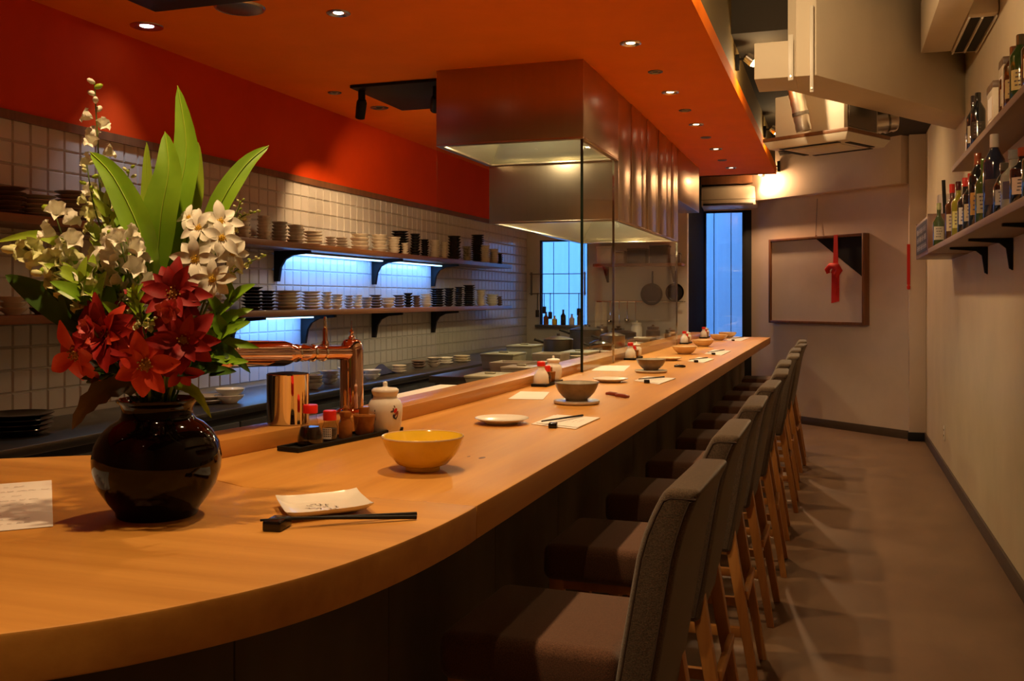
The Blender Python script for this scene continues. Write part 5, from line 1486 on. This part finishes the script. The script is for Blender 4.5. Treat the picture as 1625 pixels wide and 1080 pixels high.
def bloom(r, pos, face, pet, n, heart_me, layers=1, jit=.12, tilt2=-.35, z0=0.0, names='petal', rnd=random, s=1.0):
    face = Vector(face).normalized(); Q = face.to_track_quat('Z', 'Y').to_matrix().to_4x4()
    for ly in range(layers):
        for k in range(n):
            a = 2 * PI * (k + .5 * ly) / n + rnd.uniform(-jit, jit)
            me_ = pet[(k + ly) % len(pet)] if isinstance(pet, list) else pet
            o = obj(names, me_, r)
            sc_ = s * rnd.uniform(.88, 1.1) * (1 - .18 * ly)
            o.matrix_local = Matrix.Translation(pos) @ Q @ Matrix.Rotation(a, 4, 'Z') @ Matrix.Rotation(tilt2 * ly + rnd.uniform(-.22, .18), 4, 'Y') @ Matrix.Scale(sc_, 4)
    if heart_me:
        o = obj('flower_heart', heart_me, r); o.matrix_local = Matrix.Translation(pos) @ Q @ Matrix.Scale(s, 4)


TOW = Vector((SN, -CS, .0))      # towards the aisle
RT = Vector((CS, SN, 0))
rnd = random.Random(21)
red_p = [petal(.066, .0135, .12, 'petal_red', 'petal', .6), petal(.062, .016, -.05, 'petal_red', 'petal', .4), petal(.058, .012, .02, 'petal_orange', 'petal', .7)]
org_p = [petal(.060, .016, .12, 'petal_orange', 'petal', .8), petal(.055, .018, -.12, 'petal_orange', 'petal', .7)]
wh_p = [petal(.040, .0095, .03, 'petal_white', 'petal', .1, notch=.06), petal(.037, .0105, -.06, 'petal_white', 'petal', .1, notch=.08)]
pk_p = [petal(.022, .009, .3, 'petal_pink', 'petal', .4)]
HB, HY = heart(.013, 'flower_heart'), heart(.007, 'yellow_heart')
REDS = [('dark red open flower below the white ones, top of the red group', 276, 466, -.12, red_p[:2], 9, 2, (.05, -.1, .25), HB, 1.0),
        ('dark red flower at the right of the red group', 292, 540, -.13, red_p[:2], 8, 2, (.25, -.1, .0), HB, .98),
        ('large red flower at the left of the red group', 168, 530, -.13, red_p, 11, 3, (-.25, 0, .1), HB, 1.08),
        ('orange-red flower low in the middle above the vase', 232, 578, -.15, org_p, 7, 1, (.0, 0, -.05), HB, 1.0),
        ('orange-red flower drooping at the far left', 122, 560, -.11, org_p, 7, 1, (-.5, 0, -.25), HB, 1.0),
        ('red flower half hidden above the large left one', 170, 488, -.09, red_p, 7, 1, (-.2, 0, .5), None, .85),
        ('small red flower right above the vase rim', 286, 588, -.12, [red_p[1]], 6, 1, (.3, 0, -.3), None, .62),
        ('red flower between the large left one and the low orange one', 205, 548, -.11, red_p, 8, 1, (-.05, 0, .2), None, .85)]
for i, (lab, u, v, dd, pt, n, ly, f, hm, s) in enumerate(REDS):
    r = root_at('red_flower', lab, 'flower', 'red flowers in the vase', .012 * math.cos(i * 1.3), .012 * math.sin(i * 1.3))
    pos = L_(r, u, v, D + dd)
    fc = TOW + RT * f[0] + Vector((0, 0, f[2]))
    bloom(r, pos, fc, pt, n, hm, ly, rnd=rnd, s=s)
    stalk(r, (0, 0, 0), pos - fc.normalized() * .006, .003, (0, 0, .02))
# one long orange petal-like bud and pink florets
for i, (u, v, dd, f) in enumerate(((268, 480 + 12, -.16, (0, 0, -.2)), (143, 520, -.16, (-.4, 0, .1)))):
    r = root_at('pink_floret', 'small pink-red floret %s' % ('under the top red flower' if i == 0 else 'on the large left red flower'), 'flower', 'pink florets in the vase', .006, .003 * i)
    pos = L_(r, u, v, D + dd); fc = TOW + RT * f[0] + Vector((0, 0, f[2]))
    bloom(r, pos, fc, pk_p, 7, None, 2, rnd=rnd, s=1.0, tilt2=-.6); stalk(r, (0, 0, 0), pos - fc * .004, .002)
WHT = [(310, 412, -.10, (.1, 0, .1), 1.08), (337, 443, -.11, (.15, 0, .05), 1.0), (316, 362, -.06, (-.2, 0, .4), .95), (350, 352, -.04, (.3, 0, .4), 1.0), (352, 378, -.07, (.35, 0, .2), 1.0), (368, 402, -.06, (.7, 0, .1), .9), (300, 345, -.03, (-.3, 0, .6), .7),
       (335, 388, -.05, (0, 0, .3), .9)]
for i, (u, v, dd, f, s) in enumerate(WHT):
    w_ = ['lower left large', 'lowest', 'upper left', 'uppermost', 'right middle', 'rightmost', 'small upper left', 'central'][i]
    r = root_at('white_flower', 'white open flower right of the lance leaves, %s of the group' % w_, 'flower', 'white open flowers in the vase', .01 * math.cos(i), .01 * math.sin(i))
    pos = L_(r, u, v, D + dd); fc = TOW + RT * f[0] + Vector((0, 0, f[2]))
    bloom(r, pos, fc, wh_p, 8 if i < 2 else 7, HY, 1, rnd=rnd, s=s, tilt2=-.25)
    stalk(r, (0, 0, 0), pos - fc.normalized() * .004, .0022, (0, 0, .01))
# snapdragon-like stalks with many cream florets on the left
fl = MB()
for k in range(5):
    a = 2 * PI * k / 5
    pm_ = Matrix.Rotation(a, 4, 'Z') @ Matrix.Rotation(-.55, 4, 'Y')
    n = 5; A_ = 2; vv = []; ff = []
    for i in range(n + 1):
        s = i / n; ww = .0085 * math.sin(PI * (.1 + .8 * s)) ** .8
        for j in range(-A_, A_ + 1):
            vv.append((.020 * s, ww * j / A_, .010 * s * s + .003 * abs(j) - .006 * (s > .9)))
    for i in range(n):
        for j in range(2 * A_): ff.append((i * 5 + j, i * 5 + j + 1, (i + 1) * 5 + j + 1, (i + 1) * 5 + j))
    fl.add(vv, ff, pm_)
flm = {m_: None for m_ in ('petal_white', 'petal_cream')}
for m_ in flm: flm[m_] = fl.mesh('floret', M[m_], 70)
bud = {m_: MB().lathe([(0, -.006), (.004, -.003), (.0055, .003), (.004, .009), (0, .012)], n=8).mesh('bud', M[m_], 70) for m_ in ('petal_white', 'petal_cream', 'leaf_light')}


def spike(lab, path, m_, n, spread, s0, s1, budn=4, grp='flower spikes in the vase', start=.35, name='flower_spike'):
    r = root_at(name, lab, 'flower', grp, .01 * math.cos(n), .01 * math.sin(n * 1.7))
    P = [Vector((0, 0, 0))] + [L_(r, u, v, D + dd) for u, v, dd in path]
    C = catmull(P, 8); MB().tube(C, [.0026 * (1 - .6 * i / len(C)) for i in range(len(C))], 6).build('stem', M['stem'], r, smooth=70)
    for k in range(n):
        t = start + (1 - start) * k / max(1, n - 1); i = min(len(C) - 2, int(t * (len(C) - 1))); fr = t * (len(C) - 1) - i
        p = C[i].lerp(C[i + 1], fr); tg = (C[i + 1] - C[i]).normalized()
        a = k * 2.4 + rnd.uniform(-.4, .4)
        dr = (RT * math.cos(a) + TOW * (math.sin(a) * .8 + .25) + tg * .35 + Vector((0, 0, .1))).normalized()
        s = s0 + (s1 - s0) * (k / max(1, n - 1)); sp_ = spread * (1 - .6 * k / n)
        is_b = k >= n - budn
        o = obj('bud' if is_b else 'floret', bud[m_ if rnd.random() < .6 else 'leaf_light'] if is_b else flm[m_], r)
        q = p + dr * sp_
        o.matrix_local = Matrix.Translation(q) @ dr.to_track_quat('Z', 'Y').to_matrix().to_4x4() @ Matrix.Rotation(rnd.uniform(0, 6), 4, 'Z') @ Matrix.Scale(s, 4)
    return r


spike('tall slender white flower spike rising highest at the left', [(205, 500, .02), (163, 330, .03), (155, 220, .03), (150, 132, .03)], 'petal_white', 15, .010, 1.25, .95, 5, start=.5)
spike('cream flower spike left of the arching leaf', [(215, 500, .0), (175, 400, -.01), (150, 330, -.01), (138, 262, 0)], 'petal_cream', 22, .020, 1.1, .7, 7, start=.3)
spike('cream flower spike between arching leaf and broad leaf', [(228, 500, .02), (212, 400, .02), (200, 320, .03), (205, 268, .03)], 'petal_cream', 22, .020, 1.1, .6, 8, start=.3)
spike('white flower spike leaning far left', [(205, 510, -.04), (150, 445, -.06), (110, 400, -.06), (86, 335, -.05)], 'petal_white', 13, .018, 1.7, 1.4, 1, start=.35)
spike('pale green flower spike reaching the left edge', [(200, 520, -.05), (130, 450, -.08), (75, 410, -.09), (18, 396, -.09)], 'petal_cream', 11, .016, 1.7, 1.4, 2, start=.5)
spike('pale green flower spike low at the left', [(205, 530, -.05), (150, 480, -.09), (110, 452, -.10), (62, 432, -.10)], 'petal_cream', 11, .018, 1.5, 1.2, 2, start=.4)
spike('cream flower spike in front of the arching leaf foot', [(222, 510, -.05), (205, 440, -.08), (195, 400, -.09), (188, 372, -.09)], 'petal_white', 16, .018, 1.6, 1.2, 2, start=.4)
spike('cream flower spike in the middle behind the left flowers', [(215, 500, .04), (175, 400, .05), (170, 330, .05), (182, 285, .05)], 'petal_cream', 24, .024, 1.3, .9, 4, start=.35)
spike('thin budding spray right of the white flowers', [(300, 510, 0), (345, 460, -.01), (380, 425, -.02), (420, 405, -.02)], 'petal_cream', 18, .008, .55, .4, 9, start=.55, grp='thin sprays in the vase', name='flower_spray')
spike('thin budding spray at the upper right of the flowers', [(300, 500, .02), (345, 400, .03), (375, 350, .03), (408, 335, .03)], 'petal_cream', 20, .010, .6, .4, 9, start=.5, grp='thin sprays in the vase', name='flower_spray')
spike('thin budding spray beside the right lance leaf', [(300, 500, .04), (345, 400, .05), (372, 345, .05), (382, 318, .05)], 'petal_cream', 14, .010, .55, .35, 7, start=.55, grp='thin sprays in the vase', name='flower_spray')
spike('tiny pale spray between the red flowers', [(240, 560, -.08), (228, 525, -.14), (232, 515, -.15), (244, 505, -.15)], 'petal_cream', 12, .008, .5, .4, 6, start=.5, grp='thin sprays in the vase', name='flower_spray')

# leafy filler stems
sl = {}
for m_ in ('leaf', 'leaf_dark', 'leaf_light'):
    sl[m_] = leaf_mesh([Vector((0, 0, 0)), Vector((.02, 0, .004)), Vector((.05, 0, .002))], .011, m_, 'leaf', normal=(0, 0, 1), n=8, across=2).mesh('leaf', M[m_], 80)


def leafy(lab, path, m_, n, s, start=.3, up=.2):
    r = root_at('foliage_stem', lab, 'foliage', 'leafy filler stems in the vase', .012 * math.cos(n * .7), .012 * math.sin(n * .9))
    P = [Vector((0, 0, 0))] + [L_(r, u, v, D + dd) for u, v, dd in path]
    C = catmull(P, 8); MB().tube(C, .002, 6).build('stem', M['stem'], r, smooth=70)
    for k in range(n):
        t = start + (1 - start) * k / (n - 1); i = min(len(C) - 2, int(t * (len(C) - 1)))
        p = C[i].lerp(C[i + 1], t * (len(C) - 1) - i); tg = (C[i + 1] - C[i]).normalized()
        a = k * 2.4 + rnd.uniform(-.5, .5)
        dr = (RT * math.cos(a) + TOW * (math.sin(a) * .6 + .2) + tg * .8 + Vector((0, 0, up))).normalized()
        o = obj('leaf', sl[m_], r)
        X = dr; Z = (TOW + Vector((0, 0, .6))).normalized(); Y = Z.cross(X).normalized(); Z = X.cross(Y)
        R_m = Matrix((X, Y, Z)).transposed().to_4x4()
        o.matrix_local = Matrix.Translation(p) @ R_m @ Matrix.Scale(s * rnd.uniform(.75, 1.2), 4)


FOL = [('leaf_dark', [(250, 560, 0), (258, 500, -.03), (255, 440, -.04)], 16, 1.1, 'dark leafy stem behind the top red flower'),
       ('leaf', [(215, 560, -.04), (185, 480, -.07), (160, 440, -.07)], 18, 1.0, 'green leafy stem between the red and pale left flowers'),
       ('leaf_dark', [(200, 570, -.03), (140, 510, -.06), (95, 470, -.07)], 18, 1.1, 'dark leafy stem behind the large left red flower'),
       ('leaf', [(300, 560, -.02), (335, 510, -.04), (372, 470, -.05)], 14, .9, 'green leafy stem reaching right towards the lower shelf'),
       ('leaf', [(305, 570, -.03), (335, 545, -.05), (362, 525, -.05)], 16, .95, 'dark leafy stem right of the dark red flower'),
       ('leaf', [(300, 580, -.04), (335, 570, -.08), (368, 575, -.09)], 14, .85, 'green leafy stem low on the right near the copper barrel'),
       ('leaf_light', [(230, 540, -.06), (222, 490, -.12), (215, 465, -.13)], 20, .55, 'curly light green sprig left of the top red flower'),
       ('leaf_dark', [(290, 520, 0), (305, 460, -.02), (320, 420, -.02)], 16, 1.1, 'dark leafy stem behind the white open flowers'),
       ('leaf_dark', [(235, 590, -.03), (245, 560, -.05), (250, 530, -.05)], 16, 1.0, 'dark leafy stem in the middle of the red flowers'),
       ('leaf', [(225, 520, .0), (205, 420, .0), (195, 350, .0)], 20, .9, 'green leafy stem among the cream spikes'),
       ('leaf_light', [(225, 500, -.02), (180, 420, -.03), (160, 375, -.03)], 22, .7, 'light green leafy stem in front of the cream spikes'),
       ('leaf_dark', [(220, 595, -.05), (190, 590, -.09), (165, 600, -.10)], 12, 1.0, 'dark leafy stem above the left vase rim'),
       ('leaf_dark', [(280, 595, -.05), (310, 585, -.09), (335, 590, -.09)], 12, 1.0, 'dark leafy stem above the right vase rim')]
FOL += [('leaf_light', [(215, 520, -.06), (160, 470, -.09), (120, 440, -.10)], 16, 1.1, 'light green leafy stem low among the pale left flowers'),
        ('leaf_light', [(215, 510, -.04), (185, 400, -.05), (170, 320, -.04)], 18, .8, 'light green leafy stem rising among the cream spikes'),
        ('leaf', [(215, 540, -.07), (165, 490, -.10), (130, 470, -.11)], 14, 1.2, 'broad green leafy stem below the pale left flowers')]
for m_, path, n, s, lab in FOL: leafy(lab, path, m_, n, s)
